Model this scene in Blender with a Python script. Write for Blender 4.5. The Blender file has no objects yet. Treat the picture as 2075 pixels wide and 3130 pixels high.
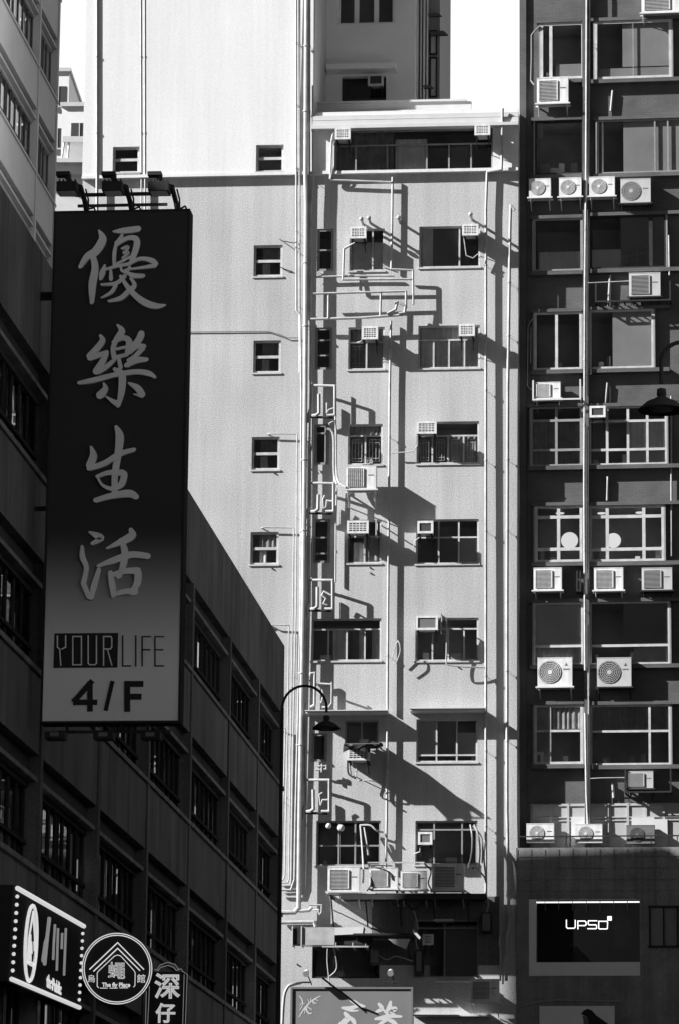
import bpy, bmesh, math, random
from mathutils import Vector, Matrix
random.seed(7)
sc = bpy.context.scene
COL = sc.collection
R = math.radians

# ---------------------------------------------------------------- camera
F_PX, CX, CY = 11735.0, 1037.5, 1565.0       # focal length in photo pixels
HEAD, PITCH, ROLL = R(5.7), math.atan(2571 / 11735.0), R(0.6)
CAM = Vector((0, 0, 1.6))
f0 = Vector((-math.sin(HEAD), math.cos(HEAD), 0))
FWD = (f0 * math.cos(PITCH) + Vector((0, 0, 1)) * math.sin(PITCH)).normalized()
r0 = f0.cross(Vector((0, 0, 1))).normalized()
u0_ = r0.cross(FWD).normalized()
RT = r0 * math.cos(ROLL) + u0_ * math.sin(ROLL)
UP = u0_ * math.cos(ROLL) - r0 * math.sin(ROLL)
cam = bpy.data.cameras.new('camera')
camo = bpy.data.objects.new('camera', cam)
COL.objects.link(camo)
m = Matrix((RT, UP, -FWD)).transposed().to_4x4()
m.translation = CAM
camo.matrix_world = m
cam.sensor_fit = 'HORIZONTAL'
cam.sensor_width = 36
cam.lens = 36 * F_PX / 2075
cam.clip_start = 0.5
cam.clip_end = 5000
sc.camera = camo

# ---------------------------------------------------------------- light
SUN = Vector((-2.7, -1.0, 1.75)).normalized()          # towards the sun
w = bpy.data.worlds.new('World')
sc.world = w
w.use_nodes = True
nt = w.node_tree
nt.nodes.clear()
sky = nt.nodes.new('ShaderNodeTexSky')
sky.sky_type = 'NISHITA'
sky.sun_disc = False
sky.sun_elevation = math.asin(SUN.z)
sky.sun_rotation = math.atan2(SUN.x, SUN.y)
sky.dust_density = 1.6
sep = nt.nodes.new('ShaderNodeSeparateColor')          # black and white film behind a red filter
bg = nt.nodes.new('ShaderNodeBackground')
bg.inputs[1].default_value = 0.05
out = nt.nodes.new('ShaderNodeOutputWorld')
nt.links.new(sky.outputs[0], sep.inputs[0])
# sky gain raised low ahead for a white backdrop, cut elsewhere to deepen shade
tcw = nt.nodes.new('ShaderNodeTexCoord'); sxyz = nt.nodes.new('ShaderNodeSeparateXYZ')
nt.links.new(tcw.outputs['Generated'], sxyz.inputs[0])
def ramp(sock, lo, hi_, a_, b_):
    r_ = nt.nodes.new('ShaderNodeMapRange'); r_.interpolation_type = 'SMOOTHSTEP'
    for i_, v_ in ((1, lo), (2, hi_), (3, a_), (4, b_)): r_.inputs[i_].default_value = v_
    nt.links.new(sock, r_.inputs[0]); return r_.outputs[0]
def mth(op, p_, q_):
    r_ = nt.nodes.new('ShaderNodeMath'); r_.operation = op
    for i_, v_ in enumerate((p_, q_)):
        if isinstance(v_, (int, float)): r_.inputs[i_].default_value = v_
        else: nt.links.new(v_, r_.inputs[i_])
    return r_.outputs[0]
ahead_boost = mth('MULTIPLY', ramp(sxyz.outputs[2], 0.36, 0.60, 1.0, 0.0), ramp(sxyz.outputs[1], 0.0, 0.7, 0.0, 1.0))
gain = mth('ADD', mth('MULTIPLY', ahead_boost, 5.0), 0.34)
nt.links.new(mth('MULTIPLY', sep.outputs[0], gain), bg.inputs[0])
nt.links.new(bg.outputs[0], out.inputs[0])
sl = bpy.data.lights.new('sun', 'SUN')
sl.energy = 5.0
sl.angle = R(0.53)
so = bpy.data.objects.new('sun', sl)
COL.objects.link(so)
so.rotation_euler = (-SUN).to_track_quat('-Z', 'Y').to_euler()
sc.view_settings.view_transform = 'Standard'
sc.view_settings.look = 'None'
sc.view_settings.gamma = 1
sc.view_settings.exposure = 1.35

# ---------------------------------------------------------------- frames and projection
class Frame:
    """A facade: U runs along it, N points out of it."""
    def __init__(s, ox, oy, deg):
        a = R(deg)
        s.O = Vector((ox, oy, 0)); s.U = Vector((math.cos(a), math.sin(a), 0)); s.N = Vector((math.sin(a), -math.cos(a), 0))
    def pt(s, u, o, z):
        return s.O + s.U * u + s.N * o + Vector((0, 0, z))
    def px(s, x, y, o=0.0):
        d = FWD * F_PX + RT * (x - CX) + UP * (CY - y)
        q = s.O + s.N * o
        t = (q - CAM).dot(s.N) / d.dot(s.N)
        p = CAM + d * t - q
        return p.dot(s.U), p.z
    def rect(s, x0, y0, x1, y1, o=0.0):
        a = s.px(x0, (y0 + y1) / 2, o)[0]; b = s.px(x1, (y0 + y1) / 2, o)[0]
        c = s.px((x0 + x1) / 2, y0, o)[1]; d = s.px((x0 + x1) / 2, y1, o)[1]
        return a, b, d, c            # u0,u1,z0,z1
FC = Frame(0, 118.0, 0)

# ---------------------------------------------------------------- mesh helpers
class MB:
    def __init__(s): s.v = []; s.f = []; s.k = 0
    def quad(s, *p):
        n = len(s.v); s.v += [Vector(q) for q in p]; s.f.append(tuple(range(n, n + len(p)))); return s
    def box(s, F, u0, u1, o0, o1, z0, z1):
        if u0 > u1: u0, u1 = u1, u0
        n = len(s.v)
        for z in (z0, z1):
            for u, o in ((u0, o0), (u1, o0), (u1, o1), (u0, o1)): s.v.append(F.pt(u, o, z))
        for q in ((0, 1, 2, 3), (7, 6, 5, 4), (0, 4, 5, 1), (1, 5, 6, 2), (2, 6, 7, 3), (3, 7, 4, 0)): s.f.append(tuple(n + i for i in q))
        return s
    def ring(s, F, u, z, o, r0, r1, d=0.01, n=24, h=1.0):
        """flat annulus facing out"""
        b = len(s.v)
        for i in range(n):
            a = 2 * math.pi * i / n
            for r, oo in ((r0, o), (r1, o), (r1, o - d), (r0, o - d)):
                s.v.append(F.pt(u + math.cos(a) * r, oo, z + math.sin(a) * r * h))
        for i in range(n):
            j = (i + 1) % n
            for k in range(4):
                s.f.append((b + 4 * i + k, b + 4 * i + (k + 1) % 4, b + 4 * j + (k + 1) % 4, b + 4 * j + k))
        return s
    def disc(s, F, u, z, o, r, n=20, h=1.0):
        b = len(s.v)
        for i in range(n):
            a = 2 * math.pi * i / n
            s.v.append(F.pt(u + math.cos(a) * r, o, z + math.sin(a) * r * h))
        s.f.append(tuple(range(b, b + n))); return s
    def cyl(s, a, b, r, r2=None, n=8):
        a = Vector(a); b = Vector(b); r2 = r if r2 is None else r2
        d = b - a
        if d.length < 1e-6: return s
        d.normalize()
        x = d.orthogonal().normalized(); y = d.cross(x)
        k = len(s.v)
        for p, q in ((a, r), (b, r2)):
            for i in range(n):
                t = 2 * math.pi * i / n
                s.v.append(p + x * math.cos(t) * q + y * math.sin(t) * q)
        for i in range(n):
            j = (i + 1) % n
            s.f.append((k + i, k + j, k + n + j, k + n + i))
        s.f.append(tuple(k + i for i in range(n))[::-1]); s.f.append(tuple(k + n + i for i in range(n)))
        return s
    def ball(s, c, r, n=8, sq=1.0):
        c = Vector(c); k = len(s.v); m_ = n // 2
        for i in range(m_ + 1):
            p = math.pi * i / m_
            for j in range(n):
                t = 2 * math.pi * j / n
                s.v.append(c + Vector((math.sin(p) * math.cos(t) * r, math.sin(p) * math.sin(t) * r, math.cos(p) * r * sq)))
        for i in range(m_):
            for j in range(n):
                jj = (j + 1) % n
                s.f.append((k + i * n + j, k + i * n + jj, k + (i + 1) * n + jj, k + (i + 1) * n + j)[::-1])
        return s
    def tube(s, pts, r, n=8):
        for i in range(len(pts) - 1): s.cyl(pts[i], pts[i + 1], r, n=n)
        for p in pts[1:-1]: s.ball(p, r * 1.03, n)
        return s
    def poly(s, F, pts, o, d=0.02):
        """outline (u,z) points, given a thickness d behind o"""
        ar = sum(pts[i][0] * pts[(i + 1) % len(pts)][1] - pts[(i + 1) % len(pts)][0] * pts[i][1] for i in range(len(pts)))
        if ar < 0: pts = pts[::-1]
        n = len(s.v); k = len(pts)
        s.v += [F.pt(u, o, z) for u, z in pts] + [F.pt(u, o - d, z) for u, z in pts]
        s.f.append(tuple(range(n, n + k)))
        for i in range(k):
            j = (i + 1) % k
            s.f.append((n + i, n + k + i, n + k + j, n + j))
        return s
    def stroke(s, F, pts, ws, o, d=0.02, sm=5):
        """brush stroke: centre line (u,z) with a width at every point"""
        P = [Vector((p[0], p[1], w_)) for p, w_ in zip(pts, ws)]
        Q = []
        for i in range(len(P) - 1):
            a = P[max(i - 1, 0)]; b = P[i]; c = P[i + 1]; e = P[min(i + 2, len(P) - 1)]
            for k in range(sm):
                t = k / sm
                Q.append(0.5 * ((2 * b) + (c - a) * t + (2 * a - 5 * b + 4 * c - e) * t * t + (3 * b - a - 3 * c + e) * t ** 3))
        Q.append(P[-1])
        s.k += 1
        o = o + s.k * 0.0006
        L = []; Rr = []
        for i, q in enumerate(Q):
            t = Q[min(i + 1, len(Q) - 1)] - Q[max(i - 1, 0)]
            t = Vector((t.x, t.y)); t.normalize()
            nn = Vector((-t.y, t.x)) * max(q.z, 1e-3) / 2
            L.append((q.x + nn.x, q.y + nn.y)); Rr.append((q.x - nn.x, q.y - nn.y))
        n = len(s.v); k = len(Q)
        s.v += [F.pt(u, o, z) for u, z in L] + [F.pt(u, o, z) for u, z in Rr]
        s.v += [F.pt(u, o - d, z) for u, z in L] + [F.pt(u, o - d, z) for u, z in Rr]
        for i in range(k - 1):
            s.f.append((n + i, n + k + i, n + k + i + 1, n + i + 1))
            s.f.append((n + i, n + i + 1, n + 2 * k + i + 1, n + 2 * k + i))
            s.f.append((n + k + i, n + 3 * k + i, n + 3 * k + i + 1, n + k + i + 1))
        for e, q in ((0, Q[0]), (k - 1, Q[-1])):
            if q.z > 0.004: s.disc(F, q.x, q.y, o + 0.0003, q.z / 2, 12)
        return s
    def build(s, name, mat_, parent=None, smooth=False, origin=None):
        me = bpy.data.meshes.new(name)
        root = parent
        while root is not None and root.parent is not None: root = root.parent
        base = root.location if root is not None else (Vector(origin) if origin is not None else None)
        if base is None:
            xs = [v.x for v in s.v]; ys = [v.y for v in s.v]; zs = [v.z for v in s.v]
            base = Vector(((min(xs) + max(xs)) / 2, (min(ys) + max(ys)) / 2, min(zs)))
        me.from_pydata([tuple(v - base) for v in s.v], [], s.f)
        me.materials.append(mat_)
        if smooth:
            for p in me.polygons: p.use_smooth = True
        o = bpy.data.objects.new(name, me)
        COL.objects.link(o)
        if parent is not None: o.parent = parent
        else: o.location = base
        bm = bmesh.new(); bm.from_mesh(me); bmesh.ops.recalc_face_normals(bm, faces=bm.faces) if not getattr(s, 'raw', False) else None
        bm.to_mesh(me); bm.free()
        return o
def B(F, *a): return MB().box(F, *a)
def thing(name, loc, label, cat, group=None, kind=None):
    o = bpy.data.objects.new(name, None)
    o.empty_display_size = 0.2
    COL.objects.link(o); o.location = loc
    return tag(o, label, cat, group, kind)
def tag(o, label=None, cat=None, group=None, kind=None):
    if label: o['label'] = label
    if cat: o['category'] = cat
    if group: o['group'] = group
    if kind: o['kind'] = kind
    return o

# ---------------------------------------------------------------- materials
def mat(name, base, rough=0.7, var=0.0, scale=4.0, bump=0.0, metal=0.0, grain=0.0, streak=0.0, spec=0.3):
    m_ = bpy.data.materials.new(name); m_.use_nodes = True
    n = m_.node_tree; b = n.nodes['Principled BSDF']
    b.inputs['Base Color'].default_value = (base, base, base, 1)
    b.inputs['Roughness'].default_value = rough
    b.inputs['Metallic'].default_value = metal
    b.inputs['Specular IOR Level'].default_value = spec
    if var or bump or grain or streak:
        tc = n.nodes.new('ShaderNodeTexCoord')
        fac = None
        def noise(sc_, amt, det=4, stretch=None):
            nonlocal fac
            nz = n.nodes.new('ShaderNodeTexNoise'); nz.inputs['Scale'].default_value = sc_; nz.inputs['Detail'].default_value = det
            src = tc.outputs['Object']
            if stretch:
                mp = n.nodes.new('ShaderNodeMapping'); mp.inputs['Scale'].default_value = stretch
                n.links.new(src, mp.inputs[0]); src = mp.outputs[0]
            n.links.new(src, nz.inputs['Vector'])
            mr = n.nodes.new('ShaderNodeMapRange'); mr.inputs[1].default_value = 0.25; mr.inputs[2].default_value = 0.75
            mr.inputs[3].default_value = 1 - amt; mr.inputs[4].default_value = 1 + amt
            n.links.new(nz.outputs[0], mr.inputs[0])
            if fac is None: fac = mr.outputs[0]
            else:
                mm = n.nodes.new('ShaderNodeMath'); mm.operation = 'MULTIPLY'
                n.links.new(fac, mm.inputs[0]); n.links.new(mr.outputs[0], mm.inputs[1]); fac = mm.outputs[0]
            return nz
        if var: noise(scale, var, 5)
        if streak:
            noise(1.0, streak, 4, (1.6, 1.6, 0.12)); noise(1.0, streak * 0.8, 3, (7.0, 7.0, 0.22))
        if grain: noise(30.0, grain, 2)
        if fac is not None:
            mm = n.nodes.new('ShaderNodeMath'); mm.operation = 'MULTIPLY'; mm.inputs[1].default_value = base; mm.use_clamp = True
            n.links.new(fac, mm.inputs[0]); n.links.new(mm.outputs[0], b.inputs['Base Color'])
        if bump:
            nz = n.nodes.new('ShaderNodeTexNoise'); nz.inputs['Scale'].default_value = 24.0; nz.inputs['Detail'].default_value = 5
            n.links.new(tc.outputs['Object'], nz.inputs['Vector'])
            bp = n.nodes.new('ShaderNodeBump'); bp.inputs['Strength'].default_value = bump; bp.inputs['Distance'].default_value = 0.015
            n.links.new(nz.outputs[0], bp.inputs['Height']); n.links.new(bp.outputs[0], b.inputs['Normal'])
    return m_
def tile_mat(name, base, mortar, tw=0.22, th=0.07, rough=0.45):
    m_ = mat(name, base, rough)
    n = m_.node_tree; b = n.nodes['Principled BSDF']
    tc = n.nodes.new('ShaderNodeTexCoord'); sp = n.nodes.new('ShaderNodeSeparateXYZ'); cb = n.nodes.new('ShaderNodeCombineXYZ')
    ad = n.nodes.new('ShaderNodeMath'); ad.operation = 'ADD'
    n.links.new(tc.outputs['Object'], sp.inputs[0]); n.links.new(sp.outputs[0], ad.inputs[0]); n.links.new(sp.outputs[1], ad.inputs[1])
    n.links.new(ad.outputs[0], cb.inputs[0]); n.links.new(sp.outputs[2], cb.inputs[1])
    br = n.nodes.new('ShaderNodeTexBrick'); br.inputs['Scale'].default_value = 1.0
    br.inputs['Brick Width'].default_value = tw; br.inputs['Row Height'].default_value = th; br.inputs['Mortar Size'].default_value = 0.008
    for i, v in ((1, base * 0.93), (2, base * 1.07), (3, mortar)): br.inputs[i].default_value = (v, v, v, 1)
    n.links.new(cb.outputs[0], br.inputs['Vector'])
    nz = n.nodes.new('ShaderNodeTexNoise'); nz.inputs['Scale'].default_value = 1.2; nz.inputs['Detail'].default_value = 5
    n.links.new(tc.outputs['Object'], nz.inputs['Vector'])
    mr = n.nodes.new('ShaderNodeMapRange'); mr.inputs[1].default_value = 0.3; mr.inputs[2].default_value = 0.7; mr.inputs[3].default_value = 0.8; mr.inputs[4].default_value = 1.2
    n.links.new(nz.outputs[0], mr.inputs[0])
    mx = n.nodes.new('ShaderNodeVectorMath'); mx.operation = 'SCALE'
    n.links.new(br.outputs[0], mx.inputs[0]); n.links.new(mr.outputs[0], mx.inputs[3]); n.links.new(mx.outputs[0], b.inputs['Base Color'])
    return m_
def glass_mat(name, tint=0.9, ior=1.5, rough=0.0):
    m_ = bpy.data.materials.new(name); m_.use_nodes = True
    n = m_.node_tree; n.nodes.clear()
    o = n.nodes.new('ShaderNodeOutputMaterial'); mx = n.nodes.new('ShaderNodeMixShader')
    tr = n.nodes.new('ShaderNodeBsdfTransparent'); tr.inputs[0].default_value = (tint, tint, tint, 1)
    gl = n.nodes.new('ShaderNodeBsdfGlossy'); gl.inputs['Roughness'].default_value = rough
    fr = n.nodes.new('ShaderNodeFresnel'); fr.inputs[0].default_value = ior
    n.links.new(fr.outputs[0], mx.inputs[0]); n.links.new(tr.outputs[0], mx.inputs[1]); n.links.new(gl.outputs[0], mx.inputs[2])
    n.links.new(mx.outputs[0], o.inputs[0])
    return m_
def emit_mat(name, v, s=1.0):
    m_ = bpy.data.materials.new(name); m_.use_nodes = True
    b = m_.node_tree.nodes['Principled BSDF']
    b.inputs['Base Color'].default_value = (v, v, v, 1); b.inputs['Emission Color'].default_value = (1, 1, 1, 1); b.inputs['Emission Strength'].default_value = s
    return m_

M = dict(
    stucco=mat('grey stucco', 0.405, 0.9, 0.10, 0.4, 0.35, grain=0.36, streak=0.09),
    white_stucco=mat('white stucco', 0.62, 0.9, 0.03, 0.4, 0.2, grain=0.12, streak=0.05),
    white=mat('white paint', 0.52, 0.5, 0.06, 3.0),
    pipe=mat('white plastic pipe', 0.36, 0.5, 0.25, 3.0, streak=0.1),
    pipe_grey=mat('weathered pipe', 0.34, 0.5, 0.25, 3.0),
    frame=mat('aluminium frame', 0.44, 0.5, 0.2, 4.0),
    frame_dull=mat('dull aluminium frame', 0.24, 0.4, 0.12, 5.0),
    dark=mat('dark metal', 0.035, 0.8, 0.2, 6.0, spec=0.05),
    grille=mat('dark grille', 0.05, 0.6),
    grille_mid=mat('grey grille', 0.14, 0.6),
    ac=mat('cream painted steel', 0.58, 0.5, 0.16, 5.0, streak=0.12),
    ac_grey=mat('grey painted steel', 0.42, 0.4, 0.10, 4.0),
    room=mat('dark room', 0.30, 0.9, 0.3, 1.0),
    room_lit=mat('pale room', 0.30, 0.9, 0.2, 1.0),
    curtain=mat('curtain cloth', 0.72, 0.9, 0.15, 3.0),
    curtain_dark=mat('dark curtain cloth', 0.24, 0.9, 0.3, 3.0),
    blind=mat('roller blind', 0.20, 0.9, 0.15, 1.2),
    blind_pale=mat('pale roller blind', 0.5, 0.9, 0.12, 1.2),
    glass=glass_mat('window glass'),
    dglass=glass_mat('tinted window glass', 0.35, 1.6),
    tile=tile_mat('grey ceramic tile', 0.098, 0.075),
    tile_dark=mat('dark stone cladding', 0.22, 0.8, 0.25, 1.5, 0.1, grain=0.3, streak=0.2, spec=0.05),
    panel=mat('grey panelling', 0.36, 0.6, 0.12, 2.0, grain=0.05),
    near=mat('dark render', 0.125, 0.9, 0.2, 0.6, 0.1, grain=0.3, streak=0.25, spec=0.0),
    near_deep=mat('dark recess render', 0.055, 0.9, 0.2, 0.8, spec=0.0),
    near_trim=mat('concrete trim', 0.17, 0.9, 0.3, 2.0, spec=0.0),
    far=mat('pale concrete', 0.27, 0.8, 0.12, 0.5, 0.1, grain=0.08),
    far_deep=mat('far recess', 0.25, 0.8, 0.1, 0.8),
    tower=mat('tower render', 0.85, 0.85, 0.08, 0.5, 0.2, grain=0.06),
    reveal=mat('painted reveal', 0.75, 0.5, 0.05, 2.0),
    tenement=mat('pale tenement render', 0.42, 0.8, 0.2, 0.5),
    road=mat('asphalt', 0.05, 0.9, 0.2, 1.0, 0.2),
    light_grey=mat('light grey', 0.55, 0.6, 0.1, 2.0),
    black=mat('black paint', 0.035, 0.9, 0.1, 3.0, spec=0.0),
)
# ---------------------------------------------------------------- shared builders
def wall_with_holes(F, u0, u1, z0, z1, o, holes, depth):
    """front sheet pierced by real openings with reveals of the given depth"""
    mb = MB(); mb.raw = True
    us = sorted(set([u0, u1] + [h[0] for h in holes] + [h[1] for h in holes]))
    zs = sorted(set([z0, z1] + [h[2] for h in holes] + [h[3] for h in holes]))
    us = [u for u in us if u0 <= u <= u1]; zs = [z for z in zs if z0 <= z <= z1]
    for i in range(len(us) - 1):
        run = None
        for j in range(len(zs) - 1):
            cu = (us[i] + us[i + 1]) / 2; cz = (zs[j] + zs[j + 1]) / 2
            inside = any(h[0] < cu < h[1] and h[2] < cz < h[3] for h in holes)
            if not inside:
                if run is None: run = zs[j]
            if (inside or j == len(zs) - 2) and run is not None:
                top = zs[j] if inside else zs[j + 1]
                mb.quad(F.pt(us[i], o, run), F.pt(us[i + 1], o, run), F.pt(us[i + 1], o, top), F.pt(us[i], o, top)); run = None
    for a, b, c, d in holes:
        p = o - depth
        mb.quad(F.pt(a, o, c), F.pt(a, o, d), F.pt(a, p, d), F.pt(a, p, c))
        mb.quad(F.pt(b, o, d), F.pt(b, o, c), F.pt(b, p, c), F.pt(b, p, d))
        mb.quad(F.pt(a, o, d), F.pt(b, o, d), F.pt(b, p, d), F.pt(a, p, d))
        mb.quad(F.pt(b, o, c), F.pt(a, o, c), F.pt(a, p, c), F.pt(b, p, c))
    return mb
def curtain_mb(F, u0, u1, z0, z1, o, amp=0.03, wl=0.16):
    mb = MB(); n = max(4, int(abs(u1 - u0) / wl * 6)); ph = random.random() * 6
    pts = []
    for i in range(n + 1):
        u = u0 + (u1 - u0) * i / n
        pts.append((u, o + amp * math.sin(ph + 2 * math.pi * i / 6 + 0.7 * math.sin(i * 0.37))))
    for i in range(n):
        (a, oa), (b, ob) = pts[i], pts[i + 1]
        mb.quad(F.pt(a, oa, z0), F.pt(b, ob, z0), F.pt(b, ob, z1), F.pt(a, oa, z1))
    return mb
def window(F, bld, rect, o=0.0, depth=0.12, vs=(), hs=(), vbelow=False, fw=0.055, bar=0.05, fm='frame', sill=True,
           cur=None, room='room', glass='glass', rdepth=1.1, grille=False, label=None, clutter=0):
    """rect=(u0,u1,z0,z1) of the opening; vs fractions from the left, hs from the top"""
    a, b, c, d = rect; W = b - a; H = d - c
    g = o - depth
    pane = MB(); pane.quad(F.pt(a, g, c), F.pt(b, g, c), F.pt(b, g, d), F.pt(a, g, d))
    p = pane.build('window', M[glass], bld)
    if label: p['label'] = label
    fr = MB(); f0, f1 = g + 0.006, g + 0.05
    fr.box(F, a, a + fw, f0, f1, c, d).box(F, b - fw, b, f0, f1, c, d)
    fr.box(F, a + fw, b - fw, f0, f1, c, c + fw).box(F, a + fw, b - fw, f0, f1, d - fw, d)
    hz = [d - H * h for h in hs]
    for z in hz: fr.box(F, a + fw, b - fw, f0, f1 - 0.003, z - bar / 2, z + bar / 2)
    topv = hz[0] - bar / 2 if (vbelow and hz) else d - fw
    for i, v in enumerate(vs):
        u = a + W * v
        fr.box(F, u - bar / 2, u + bar / 2, f0, f1 - 0.006, c + fw, topv)
    fr.build('frame', M[fm], p)
    if grille:
        gr = MB(); cells = [a] + [a + W * v for v in vs] + [b]
        z1 = topv - 0.08; z0 = c + fw + 0.08
        for i in range(len(cells) - 1):
            x0, x1 = cells[i] + 0.12, cells[i + 1] - 0.12; q = g - 0.04
            for k in range(4):
                x = x0 + (x1 - x0) * k / 3
                gr.box(F, x - 0.008, x + 0.008, q - 0.012, q, z0, z1)
            for z in (z0, z1 - 0.1, z0 + 0.1, z1): gr.box(F, x0, x1, q + 0.001, q + 0.01, z - 0.008, z + 0.008)
        gr.build('window_grille', M['light_grey'], p)
    if sill:
        B(F, a - 0.04, b + 0.04, g + 0.055, o + 0.035, c - 0.05, c + 0.002).build('sill', M[fm if fm != 'frame_dull' else 'frame'], p)
    rm = MB(); q0, q1 = g - 0.02, g - rdepth
    rm.quad(F.pt(a, q1, c), F.pt(b, q1, c), F.pt(b, q1, d), F.pt(a, q1, d))
    rm.quad(F.pt(a, q0, c), F.pt(a, q1, c), F.pt(a, q1, d), F.pt(a, q0, d)); rm.quad(F.pt(b, q0, c), F.pt(b, q1, c), F.pt(b, q1, d), F.pt(b, q0, d))
    rm.quad(F.pt(a, q0, d), F.pt(b, q0, d), F.pt(b, q1, d), F.pt(a, q1, d)); rm.quad(F.pt(a, q0, c), F.pt(b, q0, c), F.pt(b, q1, c), F.pt(a, q1, c))
    rm.raw = True
    rm.build('room_interior', M[room], p)
    for k in range(clutter):
        wd = random.uniform(0.08, 0.35); x0 = random.uniform(a + 0.05, max(a + 0.06, b - wd - 0.05)); ht = random.uniform(0.12, 0.5) * min(1.0, H / 1.6)
        B(F, x0, min(x0 + wd, b - 0.03), g - 0.3 - k * 0.02, g - 0.12 - k * 0.02, c + 0.002, c + ht).build('shelf_item', M[random.choice(('light_grey', 'grille_mid', 'curtain', 'panel', 'white'))], p)
    for cu in (cur or ()):
        x0, x1, zt, zb, mt = cu          # fractions u0,u1, top, bottom (from the top), material
        flat = mt.startswith('blind')
        curtain_mb(F, a + W * x0, a + W * x1, d - H * zb, d - H * zt, g - 0.05, 0.0 if flat else 0.02).build('blind' if flat else 'curtain', M[mt], p)
    return p
def window_ac(F, x0, y0, x1, y1, label, o=0.55, front=True, frame_only=False, drain=None, base=0.0, m='ac', gm='grille', slats=False, rotten=False):
    u0, u1, z0, z1 = F.rect(x0, y0, x1, y1, o)
    t = thing('air_conditioner', F.pt((u0 + u1) / 2, (base + o) / 2, z0), label, 'air conditioner', 'air conditioners on the facades')
    c = B(F, u0 + 0.03, u1 - 0.03, base + 0.02, o - 0.03, z0 + 0.03, z1 - 0.03)
    c.build('casing', M['ac_grey' if m == 'ac' else m], t)
    fr = MB(); fw = 0.07
    fr.box(F, u0, u0 + fw, o - 0.1, o, z0, z1).box(F, u1 - fw, u1, o - 0.1, o, z0, z1)
    fr.box(F, u0 + fw, u1 - fw, o - 0.1, o, z0, z0 + fw).box(F, u0 + fw, u1 - fw, o - 0.1, o, z1 - fw, z1)
    fr.build('front_frame', M[m], t)
    a, b, cc, d = u0 + fw, u1 - fw, z0 + fw, z1 - fw
    B(F, a, b, o - 0.028, o - 0.022, cc, d).build('coil', M[gm], t)
    gr = MB()
    if not frame_only:
        nx, nz = (1, 6) if slats else (5, 5)
        for i in range(1, nx):
            u = a + (b - a) * i / nx; gr.box(F, u - 0.011, u + 0.011, o - 0.02, o - 0.004, cc, d)
        for i in range(1, nz):
            z = cc + (d - cc) * i / nz; gr.box(F, a, b, o - 0.018, o - 0.002, z - 0.011, z + 0.011)
        gr.build('grille', M[m], t)
    for u in (u0 + 0.065, u1 - 0.065):
        br = MB(); br.box(F, u - 0.025, u + 0.025, base + 0.02, o - 0.05, z0 - 0.06, z0 + 0.01).cyl(F.pt(u, base + 0.03, z0 - 0.33), F.pt(u, o - 0.12, z0 - 0.05), 0.015, n=6)
        br.build('bracket', M['dark'], t)
    if drain:
        pts = [F.pt(*(lambda q: (q[0], oo, q[1]))(F.px(x, y, oo))) for x, y, oo in drain]
        MB().tube(pts, 0.018, 6).build('drain_hose', M['pipe'], t)
    return t
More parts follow.
